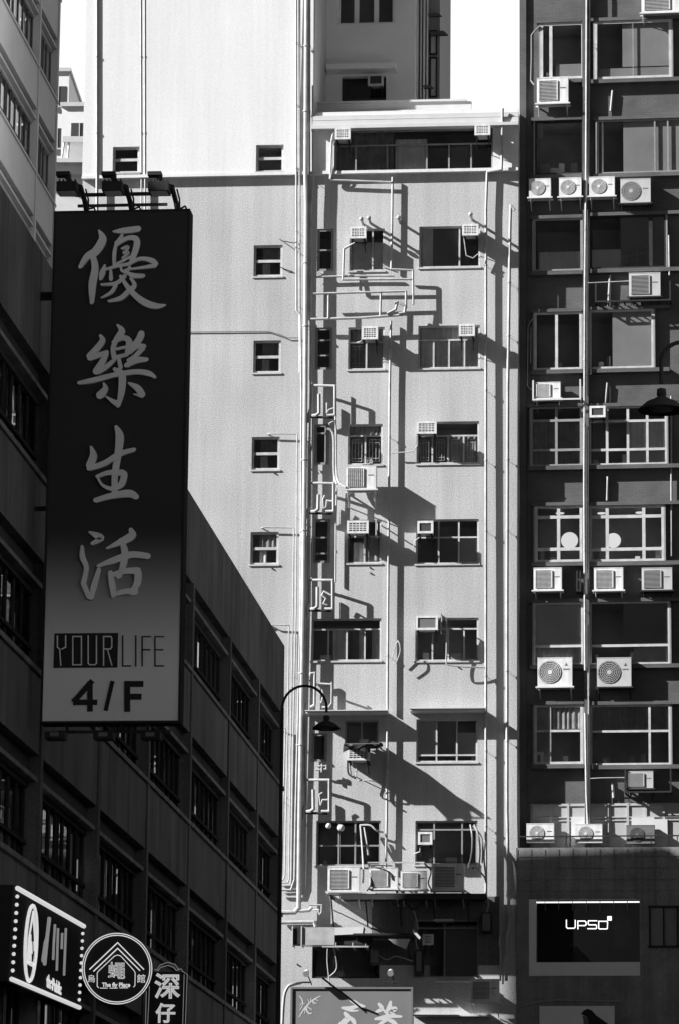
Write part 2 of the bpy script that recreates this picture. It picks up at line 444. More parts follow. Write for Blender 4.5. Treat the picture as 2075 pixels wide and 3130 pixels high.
def condenser(F, x0, y0, x1, y1, label, o=0.5, dep=0.32, fan='round', fx=0.38, m='ac', gm='grille_mid', base=0.0, shelf=True, logo=False, side=0.0, fr_=None):
    u0, u1, z0, z1 = F.rect(x0, y0, x1, y1, o)
    W, H = u1 - u0, z1 - z0
    t = thing('air_conditioner', F.pt((u0 + u1) / 2, o - dep / 2, z0), label, 'air conditioner', 'air conditioners on the facades')
    c = B(F, u0, u1, o - dep, o, z0, z1)
    c.box(F, u0 - 0.006, u1 + 0.006, o - dep - 0.006, o + 0.006, z1, z1 + 0.02)
    c.build('casing', M[m], t)
    g = MB(); d_ = MB()
    if fan == 'round':
        r = (fr_ or min(0.41 * H, fx * W * 0.95)); uc = u0 + fx * W; zc = z0 + H * 0.5
        d_.disc(F, uc, zc, o + 0.004, r, 28)
        for k in range(1, 7): g.ring(F, uc, zc, o + 0.02, r * k / 6.5 - 0.008, r * k / 6.5 + 0.006, 0.012, 28)
        for k in range(8):
            a_ = math.pi * k / 8
            g.cyl(F.pt(uc - math.cos(a_) * r, o + 0.014, zc - math.sin(a_) * r), F.pt(uc + math.cos(a_) * r, o + 0.014, zc + math.sin(a_) * r), 0.004, n=4)
        g.disc(F, uc, zc, o + 0.028, r * 0.2, 14)
    else:
        a, b = u0 + 0.07 * W, u0 + (fx * 2 - 0.07) * W; lo, hi = z0 + 0.1 * H, z1 - 0.1 * H
        d_.box(F, a, b, o + 0.002, o + 0.006, lo, hi)
        n_ = 14
        for k in range(n_ + 1):
            z = lo + (hi - lo) * k / n_; g.box(F, a, b, o + 0.008, o + 0.024, z - 0.006, z + 0.006)
        if fan == 'grid':
            for k in range(9):
                u = a + (b - a) * k / 8; g.box(F, u - 0.006, u + 0.006, o + 0.026, o + 0.034, lo, hi)
        for u in (a, b): g.box(F, u - 0.015, u + 0.015, o + 0.007, o + 0.03, lo, hi)
    d_.build('fan_recess', M[gm], t); g.build('fan_grille', M[m if fan != 'grid' else m], t)
    if logo:
        lg = MB(); cu, cz = u1 - 0.17 * W, z1 - 0.24 * H; s_ = 0.055
        for a_ in (90, 210, 330):
            ca, sa = math.cos(R(a_)), math.sin(R(a_))
            q = [(0, 0), (s_ * 0.5, s_ * 0.28), (s_, 0), (s_ * 0.5, -s_ * 0.28)]
            lg.poly(F, [(cu + ca * x - sa * y, cz + sa * x + ca * y) for x, y in q], o + 0.008, 0.004)
        lg.build('maker_emblem', M['dark'], t)
    B(F, u1 - 0.26 * W, u1 - 0.08 * W, o + 0.001, o + 0.006, z1 - 0.42 * H, z1 - 0.38 * H).build('name_plate', M['grille_mid'], t)
    if shelf:
        bm_ = M['light_grey' if m == 'ac' else 'dark']
        for oo in (o - 0.02, o - dep): B(F, u0 - 0.06, u1 + 0.06, oo, oo + 0.05, z0 - 0.05, z0 - 0.004).build('shelf_rail', bm_, t)
        for u in (u0 + 0.05, u1 - 0.05):
            br = MB(); br.box(F, u - 0.025, u + 0.025, base + 0.01, o - 0.021, z0 - 0.052, z0 - 0.006)
            br.cyl(F.pt(u, base + 0.02, z0 - min(o, 0.6) * 0.75), F.pt(u, o - 0.05, z0 - 0.05), 0.018, n=6)
            br.build('bracket', bm_, t)
    return t
def tubes(F, bld, name, paths, r, m='pipe', n=8, clips=None):
    """each path: list of (x,y,o) in photo pixels on the facade"""
    for pth in paths:
        pts = []
        for x, y, o in pth:
            u, z = F.px(x, y, o); pts.append(F.pt(u, o, z))
        mb = MB().tube(pts, r, n)
        if clips:
            for i in range(len(pts) - 1):
                a, b = pts[i], pts[i + 1]
                L = (b - a).length
                if L < 3: continue
                k = int(L / clips)
                for j in range(1, k + 1):
                    p = a.lerp(b, j / (k + 1)); oo = (p - F.O).dot(F.N)
                    mb.cyl(p, p - F.N * oo * 0.98, 0.008, n=5)
                    mb.cyl(p - Vector((0, 0, 0.02)), p + Vector((0, 0, 0.02)), r * 1.35, n=n)
        mb.build(name, M[m], bld)

# ---------------------------------------------------------------- ground
g = MB(); g.quad((-400, -300, 0), (400, -300, 0), (400, 600, 0), (-400, 600, 0)); g.raw = True
tag(g.build('street', M['road']), kind='structure')

# ---------------------------------------------------------------- the pale apartment building in the middle
ul = FC.px(252, 600)[0]; ur = FC.px(1583, 1500)[0]
zl = FC.px(700, 541)[1]                     # ledge between the white top and the grey wall
bc = thing('apartment_building', FC.pt((ul + ur) / 2, -6, 0), 'pale grey rendered apartment block with white upper wall, sash windows and white drain pipes', 'building')
small = [(776, 748, 864, 844), (775, 1040, 859, 1139), (770, 1335, 855, 1436), (766, 1626, 852, 1726), (762, 1922, 848, 2021), (759, 2216, 845, 2316)]
narrow = [(970, 698, 1020, 827), (964, 1000, 1016, 1129), (961, 1296, 1006, 1420), (957, 1586, 1009, 1721), (953, 2242, 1000, 2329)]
mid = [(1067, 698, 1174, 827), (1063, 999, 1174, 1129), (1062, 1296, 1168, 1420), (1057, 1589, 1164, 1722), (953, 1891, 1164, 2021), (1053, 2202, 1156, 2279), (967, 2510, 1162, 2648), (955, 2892, 1159, 2992)]
right = [(1280, 690, 1466, 816), (1277, 994, 1465, 1125), (1272, 1288, 1463, 1417), (1270, 1587, 1462, 1724), (1268, 1889, 1461, 2021), (1271, 2199, 1458, 2331), (1268, 2510, 1458, 2645), (1265, 2812, 1461, 2990)]
rr = lambda q: FC.rect(*q)
low = [rr(q) for q in small + narrow + mid + right]
wall_with_holes(FC, ul, ur, 0, zl, 0, low, 0.20).build('wall', M['stucco'], bc)
# upper storey: white, standing a little proud over the grey wall
UPO = 0.14
ublk = FC.px(962, 300)[0]                  # right edge of the tall white block
zroof = FC.px(1280, 350)[1]
hi = [FC.rect(345, 447, 426, 526, UPO), FC.rect(783, 441, 867, 523, UPO)]
pent = FC.rect(1022, 388, 1505, 520, UPO)
ztall = zl + 22
wall_with_holes(FC, ul, ublk, zl, ztall, UPO, hi, 0.16).build('upper_wall', M['white_stucco'], bc)
wall_with_holes(FC, ublk, ur, zl, zroof, UPO, [pent], 0.30).build('upper_wall', M['white_stucco'], bc)
s_ = MB()
s_.box(FC, ul, ur, 0.0, UPO - 0.003, zl - 0.0, zl + 0.05)      # soffit
s_.box(FC, ul - 0.01, ur, UPO, UPO + 0.04, zl + 0.001, zl + 0.10)
s_.build('ledge', M['white_stucco'], bc)
s_ = MB(); s_.box(FC, ul, ul + 0.25, -12, -0.002, 0, zl).box(FC, ur - 0.25, ur, -12, -0.002, 0, zl); s_.box(FC, ul, ur, -12.25, -12, 0, zl)
s_.build('side_wall', M['stucco'], bc)
s_ = MB(); s_.box(FC, ul, ul + 0.25, -12, UPO - 0.002, zl + 0.051, ztall).box(FC, ublk - 0.25, ublk, -12, UPO - 0.002, zl + 0.1, ztall)
s_.box(FC, ul, ublk, -12.25, -12, zl + 0.051, ztall); s_.box(FC, ur - 0.25, ur, -12, UPO - 0.002, zl + 0.051, zroof)
s_.build('upper_side_wall', M['white_stucco'], bc)
B(FC, ul, ublk, -12.2, UPO - 0.01, ztall, ztall + 0.3).build('roof', M['white_stucco'], bc)
# penthouse roof with stepped white fascias
zr = zroof
s_ = MB()
s_.box(FC, ublk, ur, -12, UPO + 0.04, zr - 0.02, zr + 0.10)
s_.build('roof', M['white_stucco'], bc)
q1 = FC.px(1280, 386, 0.4)[1]; q0 = FC.px(1280, 372, 0.4)[1]; q2 = FC.px(1280, 352, 0.4)[1]
s_ = MB()
s_.box(FC, ublk - 0.06, ur + 0.02, UPO + 0.002, 0.42, q1, q1 + 0.10)
s_.box(FC, ublk - 0.02, ur + 0.02, UPO + 0.001, 0.34, q1 + 0.13, q1 + 0.29)
s_.box(FC, ublk - 0.02, ur + 0.02, UPO + 0.001, 0.30, q1 + 0.32, q1 + 0.47)
s_.build('eaves', M['white'], bc)
pa = FC.rect(965, 312, 1463, 356, -0.9)
s_ = B(FC, ublk, FC.px(1440, 330, -0.9)[0], -1.1, -0.9, zr + 0.10, pa[3]); s_.box(FC, ublk, FC.px(1425, 330, -0.9)[0], -1.16, -0.84, pa[3] + 0.001, pa[3] + 0.07)
s_.box(FC, FC.px(1010, 330, -0.8)[0], FC.px(1290, 330, -0.8)[0], -0.84, -0.7, zr + 0.32, zr + 0.42)
s_.build('roof_parapet', M['white'], bc)
pq = FC.rect(1135, 2742, 1525, 2952, 0.02)  # dark panel laid on the wall to deepen the shade below the shelf
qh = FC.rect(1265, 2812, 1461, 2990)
wall_with_holes(FC, pq[0], pq[1], pq[2], pq[3], 0.02, [(qh[0], qh[1], pq[2] - 0.001, qh[3])], 0.03).build('shade_panel', M['near'], bc)
# windows of the middle building
for q in small: window(FC, bc, rr(q), depth=0.10, hs=(0.5,), fw=0.07, bar=0.09, cur=[(0.3, 0.56, 0.56, 1, 'white_stucco'), (0.3, 0.9, 0.08, 0.46, 'curtain_dark')], rdepth=0.9)
for q in hi: window(FC, bc, q, o=UPO, depth=0.14, hs=(0.48,), fw=0.07, bar=0.09, rdepth=0.9)
cn = [((), (0.5,), None), ((), (0.3, 0.66), None), ((0.75,), (0.22,), None), ((), (0.42, 0.78), None), ((), (), None)]
for q, (v, h, c_) in zip(narrow, cn): window(FC, bc, rr(q), depth=0.08, vs=v, hs=h, fw=0.08, bar=0.05, cur=c_, fm='frame_dull', sill=False)
C1 = [(0.0, 0.62, 0.0, 1, 'curtain')]
cm = [dict(vs=(0.66,), hs=(), cur=[(0, 0.95, 0.3, 1, 'curtain')]), dict(vs=(0.5,), hs=(0.35,), vbelow=True, cur=[(0.05, 0.5, 0, 1, 'curtain_dark'), (0.5, 0.95, 0, 1, 'blind_pale')], grille=True),
      dict(vs=(0.5,), hs=(0.28,), vbelow=True, grille=True, cur=[(0, 1, 0, 0.26, 'curtain_dark')]), dict(vs=(0.52,), hs=(0.38,), vbelow=True, cur=[(0.2, 0.5, 0.5, 1, 'curtain'), (0.55, 0.97, 0.35, 1, 'curtain_dark')]),
      dict(vs=(0.24, 0.5, 0.76), hs=(0.25,), vbelow=True, cur=[(0.3, 0.5, 0.25, 1, 'curtain'), (0.58, 0.66, 0.25, 1, 'curtain_dark'), (0.67, 0.74, 0.25, 1, 'curtain'), (0.86, 1, 0.25, 1, 'curtain')]),
      dict(vs=(0.5,), sill=False, fm='frame_dull'), dict(vs=(0.35, 0.6), hs=(0.55,), fm='frame_dull'), dict(vs=(), hs=(), fm='dark', sill=False)]
for q, k in zip(mid, cm): window(FC, bc, rr(q), **{**dict(depth=0.10, clutter=2), **k})
cr = [dict(vs=(0.66,), cur=[(0, 0.22, 0, 1, 'curtain'), (0.22, 0.66, 0.0, 1, 'blind')]), dict(vs=(0.25, 0.5, 0.75), hs=(0.33,), vbelow=True, cur=[(0.03, 0.97, 0.0, 1, 'curtain')]),
      dict(vs=(0.25, 0.5, 0.75), hs=(0.33,), vbelow=True, cur=[(0.5, 0.97, 0.3, 1, 'curtain_dark')], grille=True),
      dict(vs=(0.36, 0.68), hs=(0.4,), cur=[(0.36, 0.66, 0.4, 1, 'blind'), (0.68, 0.97, 0.4, 1, 'blind_pale')]), dict(vs=(0.27, 0.52, 0.77), hs=(0.25,), vbelow=True),
      dict(vs=(0.33, 0.66), hs=(0.83,), cur=[(0, 0.33, 0, 0.8, 'blind_pale'), (0.34, 0.65, 0, 0.8, 'blind'), (0.66, 1, 0.3, 0.8, 'blind_pale')], rdepth=0.8), dict(vs=(0.3, 0.75), hs=(0.2,), fm='frame_dull'),
      dict(vs=(0.47,), hs=(0.15,), fm='frame_dull', cur=[(0.48, 1, 0.1, 1, 'blind')])]
for q, k in zip(right, cr): window(FC, bc, rr(q), **{**dict(depth=0.10, clutter=2), **k})
window(FC, bc, pent, o=UPO, depth=0.28, vs=(0.13, 0.33, 0.58, 0.72, 0.86), hs=(0.35,), vbelow=True, fw=0.06, bar=0.05, fm='frame_dull', rdepth=2.0,
       cur=[(0.01, 0.37, 0.0, 1, 'curtain_dark'), (0.38, 0.58, 0.2, 1, 'curtain'), (0.73, 0.84, 0.4, 1, 'blind')])
# drain pipes (photo pixels on the facade, distance from the wall)
tubes(FC, bc, 'drain_pipe', [[(938, -60, 0.30), (935, 540, 0.30), (937, 610, 0.28), (934, 1190, 0.28), (928, 1840, 0.28), (917, 2500, 0.28), (914, 2776, 0.28), (902, 2790, 0.28), (820, 2792, 0.28)]], 0.075, clips=3.0, n=10)
tubes(FC, bc, 'drain_pipe', [[(957, 260, 0.24), (957, 540, 0.24), (950, 640, 0.2), (950, 1180, 0.2), (944, 1500, 0.2), (938, 2060, 0.2)],
                             [(906, -60, 0.26), (907, 900, 0.16), (907, 948, 0.16), (919, 962, 0.16), (922, 1200, 0.16), (920, 1840, 0.16), (904, 2500, 0.16), (901, 2690, 0.16), (890, 2722, 0.16), (840, 2722, 0.16)],
                             [(916, -60, 0.22), (917, 1140, 0.14)],
                             [(947, -60, 0.26), (946, 950, 0.2)]], 0.035, clips=2.6)
tubes(FC, bc, 'water_pipe', [[(909, 1327, 0.14), (906, 1840, 0.14), (896, 2300, 0.14), (891, 2690, 0.14), (888, 2708, 0.14), (840, 2710, 0.14)],
                             [(899, 1614, 0.13), (896, 1900, 0.13), (889, 2300, 0.13), (884, 2690, 0.13), (880, 2700, 0.13), (840, 2700, 0.13)],
                             [(884, 1912, 0.12), (881, 2200, 0.12), (871, 2680, 0.12), (866, 2692, 0.12), (840, 2692, 0.12)],
                             [(873, 2228, 0.12), (862, 2680, 0.12)]], 0.022, clips=3.2)
for (x, y) in ((819, 1327), (800, 1614), (826, 1912), (850, 2228)):
    xe = {1327: 909, 1614: 899, 1912: 884, 2228: 873}[y]
    tubes(FC, bc, 'water_pipe', [[(x, y, 0.0), (x + 6, y - 2, 0.12), (xe, y - 1, 0.13)]], 0.022)
tubes(FC, bc, 'cable', [[(574, 1014, 0.03), (820, 1012, 0.03), (850, 1020, 0.05), (880, 1032, 0.05), (914, 1032, 0.05)]], 0.014, 'grille_mid')
tubes(FC, bc, 'drain_pipe', [[(297, -60, 0.16), (297, 640, 0.16), (293, 1100, 0.16)]], 0.05, clips=3.0)
tubes(FC, bc, 'drain_pipe', [[(431, -60, 0.13), (433, 640, 0.13), (433, 1000, 0.13)], [(443, -60, 0.13), (444, 640, 0.13), (444, 1000, 0.13)]], 0.028, clips=3.0)
tubes(FC, bc, 'drain_pipe', [[(1484, 2760, 0.16), (1484, 1840, 0.16), (1484, 980, 0.15), (1484, 640, 0.15), (1488, 524, 0.15), (1532, 516, 0.3), (1534, 420, 0.3), (1535, 330, 0.42)]], 0.044, clips=2.4)
tubes(FC, bc, 'drain_pipe', [[(1572, 642, 0.16), (1560, 628, 0.16), (1558, 700, 0.16), (1551, 1189, 0.16), (1549, 1840, 0.16), (1549, 2480, 0.16), (1554, 2760, 0.16), (1546, 3000, 0.16)]], 0.05, clips=2.6)
tubes(FC, bc, 'drain_pipe', [[(1010, 546, 0.16), (1014, 430, 0.3), (1020, 400, 0.3)], [(1010, 549, 0.16), (1196, 556, 0.16)], [(1199, 540, 0.14), (1197, 700, 0.14), (1195, 822, 0.14)],
                             [(1194, 980, 0.14), (1190, 1189, 0.14), (1188, 1480, 0.14), (1185, 1840, 0.14), (1183, 2170, 0.14)], [(1183, 2236, 0.14), (1181, 2500, 0.14), (1178, 2655, 0.14)]], 0.04, clips=2.4)
# pipe loops serving the bathrooms
tubes(FC, bc, 'pipe_loop', [[(1047, 854, 0.3), (1050, 760, 0.2), (1083, 740, 0.1)], [(1047, 854, 0.3), (1258, 852, 0.3)], [(1196, 822, 0.3), (1261, 825, 0.3), (1262, 930, 0.3)],
                            [(958, 846, 0.14), (1100, 842, 0.14), (1205, 842, 0.14)]], 0.036)
tubes(FC, bc, 'pipe_loop', [[(958, 897, 0.36), (1240, 889, 0.36), (1240, 940, 0.34), (1225, 965, 0.34)], [(1005, 896, 0.34), (1004, 972, 0.34)], [(1163, 894, 0.34), (1161, 970, 0.34)]], 0.038)
tubes(FC, bc, 'waste_pipe', [[(950, 975, 0.3), (1100, 971, 0.34), (1222, 962, 0.36)], [(1182, 958, 0.4), (1208, 945, 0.4), (1214, 922, 0.4), (1204, 926, 0.42)], [(1222, 926, 0.4), (1238, 935, 0.4), (1236, 955, 0.4), (1218, 958, 0.4)]], 0.045)
for k, (xl, yt, xr, yb) in enumerate([(953, 1177, 1024, 1268), (950, 1476, 1020, 1562), (948, 1773, 1017, 1860), (936, 2385, 1007, 2480)]):
    j = lambda a_=5: random.uniform(-a_, a_)
    tubes(FC, bc, 'pipe_loop', [[(xl, yb, 0.2), (xl, yt, 0.2), (xr, yt + j(2), 0.42), (xr, yb + j(2), 0.42), (xr - 24, yb + 1, 0.36)]], 0.042)
    tr = [[(xr, yb - 24 + j(), 0.42), (xr - 18, yb - 20 + j(), 0.38), (xr - 24, yb - 6, 0.38), (xr - 24, yb - 40 + j(), 0.38)],
          [(xr - 2, yb - 30, 0.42), (xr - 20, yb - 32, 0.38), (xr - 22, yb - 12, 0.36), (xr - 30, yb - 8, 0.36), (xr - 32, yb - 36, 0.36), (xr - 26, yb - 48, 0.36)],
          [(xr - 4, yb - 40, 0.42), (xr - 26, yb - 52, 0.38), (xr - 32, yb - 40, 0.38), (xr - 20, yb - 30, 0.38), (xr - 28, yb - 14, 0.38), (xr - 16, yb - 10, 0.38)],
          [(xr, yb - 34, 0.42), (xr - 20, yb - 34, 0.38), (xr - 26, yb - 18, 0.38), (xr - 30, yb - 50, 0.38), (xr - 20, yb - 56, 0.38)]][k]
    tubes(FC, bc, 'pipe_loop', [tr], 0.03)
    h_ = (27, 36, 22, 30)[k]
    tubes(FC, bc, 'waste_pipe', [[(xl + 24 + j(3), yt + h_, 0.3), (xl + 23, yb - 6, 0.3), (xl + 14, yb + 1, 0.3), (xl + 2, yb + 2, 0.25)], [(xl - 8, yb + 24, 0.2), (xl - 8, yb - 2, 0.24), (xl - 4 + j(3), yb - 14 + j(), 0.24)]], 0.055)
    tubes(FC, bc, 'waste_pipe', [[(xl - 5, yb + 6, 0.2), (xr - 6, yb + 8, 0.32)]], 0.04, 'dark')
tubes(FC, bc, 'pipe_loop', [[(1015, 2085, 0.42), (1014, 2150, 0.42), (1005, 2162, 0.36), (985, 2162, 0.3)], [(1015, 2092, 0.42), (978, 2090, 0.3)], [(985, 2108, 0.36), (990, 2125, 0.36), (982, 2150, 0.36)]], 0.03)
tubes(FC, bc, 'waste_pipe', [[(948, 2076, 0.25), (950, 2060, 0.3), (963, 2058, 0.3), (962, 2156, 0.3), (950, 2162, 0.25)], [(937, 2150, 0.2), (932, 2172, 0.2), (934, 2400, 0.2)]], 0.045)
tubes(FC, bc, 'waste_pipe', [[(840, 2822, 0.25), (960, 2820, 0.25), (966, 2834, 0.25)], [(914, 2786, 0.28), (945, 2784, 0.3), (955, 2775, 0.3)]], 0.06)
tubes(FC, bc, 'pipe_loop', [[(946, 2768, 0.4), (984, 2768, 0.4), (983, 2790, 0.4), (978, 2797, 0.4), (974, 2788, 0.4), (975, 2782, 0.4), (955, 2784, 0.35)]], 0.025)
tubes(FC, bc, 'pipe_loop', [[(970, 2344, 0.25), (998, 2342, 0.25), (998, 2352, 0.25), (965, 2354, 0.2)], [(985, 2336, 0.25), (984, 2362, 0.25)]], 0.03)
for x, y in ((1103, 667), (1126, 664), (1217, 663), (1437, 653)):
    u, z = FC.px(x, y, 0.62)
    MB().cyl(FC.pt(u, 0, z), FC.pt(u, 0.60, z), 0.045, n=10).ball(FC.pt(u, 0.60, z), 0.075, 10).build('vent_spout', M['pipe'], bc)
tubes(FC, bc, 'waste_pipe', [[(957, 1270, 0.2), (956, 1360, 0.2), (950, 1380, 0.2), (950, 1470, 0.2)], [(962, 1572, 0.2), (958, 1640, 0.2), (954, 1660, 0.2), (953, 1765, 0.2)], [(1022, 1476, 0.2), (1022, 1420, 0.18)], [(1026, 1180, 0.2), (1026, 1290, 0.2)],
                              [(1030, 1490, 0.12), (1027, 1600, 0.12), (1026, 1780, 0.12)]], 0.03, 'pipe_grey')
tubes(FC, bc, 'cable', [[(855, 814, 0.03), (872, 822, 0.05), (896, 830, 0.02)], [(856, 730, 0.05), (862, 735, 0.3), (900, 742, 0.3), (908, 738, 0.2)]], 0.015, 'dark')
for cx_, cy_ in ((840, 1446), (833, 1738), (1130, 1735), (1132, 1752), (1400, 2040), (910, 2950), (1445, 2655)):
    u, z = FC.px(cx_, cy_, 0.03); MB().ball(FC.pt(u, 0.02, z), 0.03, 6).build('wall_fixing', M['dark'], bc)
# concrete canopies
for k, (x0, x1, y) in enumerate(((935, 1185, 2174), (1251, 1482, 2167))):
    a, b, _, z = FC.rect(x0, y, x1, y + 6, 0.48)
    s_ = B(FC, a, b, 0.003, 0.48, z - 0.07, z); s_.box(FC, a - 0.02, b + 0.02, 0.44, 0.52, z + 0.001, z + 0.03)
    s_.build('canopy', M['white'], bc)
# pane props: open casements
for q in ((1148, 1591, 1166, 1640), (1345, 1875, 1360, 1935)):
    a, b, c_, d_ = FC.rect(*q, 0.3)
    mb = MB(); mb.box(FC, a, a + 0.03, 0.0, 0.5, c_, c_ + 0.03).box(FC, a, a + 0.03, 0.0, 0.5, d_ - 0.03, d_).box(FC, a, a + 0.03, 0.47, 0.5, c_ + 0.03, d_ - 0.03).box(FC, a, a + 0.028, 0.0, 0.03, c_ + 0.03, d_ - 0.03)
    mb.build('open_casement', M['frame'], bc)
# ---------------------------------------------------------------- tower standing behind the roof
FT = Frame(0, 118.0 + 3.4, 0)
ta, tb, _, _ = FT.rect(962, 100, 1268, 240)
zt0, zt1 = zroof - 0.3, ztall + 6
tw = thing('tower_block', FT.pt((ta + tb) / 2, -4, zt0), 'grey shaded tower block rising behind the low white roof, three panes at its top', 'building')
tw1 = FT.rect(1030, -60, 1207, 71); tw2 = FT.rect(1043, 232, 1179, 330)
wall_with_holes(FT, ta - 0.4, tb, zt0, zt1, 0, [tw1, tw2], 0.3).build('wall', M['tower'], tw)
s_ = B(FT, tb - 0.25, tb, -9, -0.01, zt0, zt1); s_.build('side_wall', M['tower'], tw)
window(FT, tw, tw1, depth=0.2, vs=(0.33, 0.67), fw=0.1, bar=0.16, fm='tower', sill=False, rdepth=1.5)
window(FT, tw, tw2, depth=0.28, vs=(), fw=0.02, fm='dark', sill=False, rdepth=2.0)
a, b, c_, d_ = FT.rect(1002, 208, 1213, 224, 0.0)
B(FT, a, b, 0.001, 0.55, c_, d_).build('canopy', M['tower'], tw)
a = FT.rect(962, 0, 1268, 50)[1]
# the recessed side bay of the tower with casements and shades
b1 = FT.px(1343, 150, -0.9)[0]
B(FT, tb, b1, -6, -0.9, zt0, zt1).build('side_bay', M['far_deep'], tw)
for i, (x, w_) in enumerate(((1274, 4), (1284, 4), (1293, 6), (1303, 5))):
    u = FT.px(x, 150, -0.8)[0]; B(FT, u, u + w_ * 0.01, -0.899, -0.75, zt0, zt1).build('mullion', M['tower'], tw)
for x0, y0, x1, y1 in ((1306, 66, 1368, 100), (1300, 12, 1350, 42), (1285, 232, 1325, 262)):
    a, b, c_, d_ = FT.rect(x0, y0, x1, y1, 0.0)
    mb = MB(); mb.quad(FT.pt(a, -0.85, d_), FT.pt(b - 0.2, -0.85, d_), FT.pt(b, -0.2, c_), FT.pt(a + 0.1, -0.2, c_))
    mb.quad(FT.pt(a, -0.86, d_ - 0.03), FT.pt(b - 0.2, -0.86, d_ - 0.03), FT.pt(b, -0.21, c_ - 0.03), FT.pt(a + 0.1, -0.21, c_ - 0.03))
    mb.build('window_shade', M['grille_mid'], tw)
for x0, y0, x1, y1 in ((1311, 90, 1335, 165), (1311, 172, 1335, 295)):
    a, b, c_, d_ = FT.rect(x0, y0, x1, y1, -0.8)
    p = MB(); p.quad(FT.pt(a, -0.86, c_), FT.pt(b, -0.86, c_), FT.pt(b, -0.86, d_), FT.pt(a, -0.86, d_)); p = p.build('window', M['blind_pale'], tw)
    f_ = MB(); f_.box(FT, a, a + 0.05, -0.85, -0.8, c_, d_).box(FT, b - 0.05, b, -0.85, -0.8, c_, d_).box(FT, a + 0.05, b - 0.05, -0.85, -0.8, c_, c_ + 0.05).box(FT, a + 0.05, b - 0.05, -0.85, -0.8, d_ - 0.05, d_); f_.build('frame', M['dark'], p)

# ---------------------------------------------------------------- office building on the right
FR = Frame(ur + 0.02, 118.5, -2.0)
br_ = thing('office_building', FR.pt(3, -5, 0), 'dark tiled office building with tall framed windows and a central service pipe', 'building')
ue = FR.px(2230, 1500)[0]
WR = [  # left bay, right bay of each floor: rect, options
 ((1652, 73, 1786, 246), dict(vs=(0.24,), fw=0.09, bar=0.1, cur=[(0.35, 1, 0.72, 1, 'blind')])), ((1818, 66, 2053, 244), dict(vs=(0.5,), fw=0.09, bar=0.012, cur=[(0.36, 1, 0, 0.78, 'blind'), (0.0, 1, 0.8, 1, 'blind')])),
 ((1636, 372, 1784, 537), dict(vs=(), fm='dark', cur=[(0.0, 0.17, 0.0, 0.3, 'blind')])), ((1826, 368, 2110, 532), dict(vs=(0.055, 0.62, 0.76), fm='frame_dull', cur=[(0.28, 0.62, 0.0, 1, 'blind'), (0.63, 1, 0.0, 1, 'blind')])),
 ((1632, 672, 1780, 832), dict(vs=(), fw=0.06, fm='frame_dull', room='room', cur=[(0.1, 1, 0.62, 1, 'white_stucco')])), ((1804, 662, 2036, 824), dict(vs=(0.8,), bar=0.12, fm='dark', cur=[(0.4, 1, 0, 1, 'blind'), (0.0, 0.8, 0.62, 1, 'blind_pale')])),
 ((1634, 958, 1778, 1134), dict(vs=(0.47,), bar=0.09, fw=0.07)), ((1802, 950, 1998, 1130), dict(vs=(), fw=0.07, cur=[(0.36, 1, 0, 1, 'blind')])),
 ((1624, 1248, 1778, 1428), dict(vs=(0.5,), hs=(0.23, 0.73), bar=0.08, fm='frame_dull', cur=[(0.0, 1, 0.25, 0.72, 'curtain_dark'), (0, 1, 0.75, 1, 'curtain_dark')])), ((1802, 1246, 2038, 1424), dict(vs=(0.23, 0.5, 0.75), hs=(0.25, 0.74), bar=0.08, cur=[(0.5, 0.98, 0.25, 0.72, 'curtain'), (0.5, 0.98, 0.76, 1, 'blind_pale')])),
 ((1636, 1550, 1780, 1722), dict(vs=(0.5,), hs=(0.2, 0.77), bar=0.1, fw=0.08)), ((1802, 1548, 2030, 1720), dict(vs=(0.24, 0.73), hs=(0.2, 0.78), bar=0.1, fw=0.08)),
 ((1632, 1846, 1782, 2036), dict(vs=(), hs=(0.7,), bar=0.08, cur=[(0.02, 0.98, 0.0, 0.68, 'blind_pale'), (0.0, 1, 0.72, 1, 'white')])), ((1804, 1843, 2047, 2034), dict(vs=(), hs=(0.7,), bar=0.08, cur=[(0.42, 1, 0.0, 0.68, 'blind'), (0.55, 1, 0.72, 1, 'white')])),
 ((1634, 2158, 1782, 2340), dict(vs=(0.32,), hs=(0.44,), bar=0.07, fw=0.08, cur=[(0.05, 1, 0.0, 0.4, 'curtain_dark')])), ((1805, 2158, 2050, 2342), dict(vs=(0.74,), hs=(0.44,), bar=0.07, fw=0.06, cur=[(0.0, 1, 0.0, 0.4, 'curtain_dark')])),
]
usp = FR.px(1630, 1500)[0]
shop = FR.rect(1619, 2754, 1957, 2988, 0.25)
zbal = FR.px(1800, 2592, 0.6)[1]
holes = [FR.rect(*q) for q, _ in WR]
wall_with_holes(FR, 0, ue, zbal - 1.2, ztall - 4, 0, holes, 0.12).build('wall', M['tile'], br_)
for (q, k), h in zip(WR, holes):
    window(FR, br_, h, o=0.0, **{**dict(depth=-0.14, sill=False, rdepth=1.5, clutter=5), **k})
# each window stands in a box that projects from the wall; slab edges above and below
for i, h in enumerate(holes):
    a, b, c_, d_ = h
    for s0, s1 in ((a - 0.05, a), (b, b + 0.05)): B(FR, s0, s1, 0.002, 0.19, c_, d_).build('window_surround', M['frame_dull'], br_)
    e0, e1 = a - 0.12, (FR.px(1783, 1500)[0] if i % 2 == 0 else min(b + 0.5, ue))
    B(FR, e0, e1, 0.001, 0.24, c_ - 0.13, c_ - 0.001).build('slab_edge', M['tile'], br_)
    B(FR, e0, e1, 0.001, 0.24, d_ + 0.001, d_ + 0.11).build('slab_edge', M['tile'], br_)
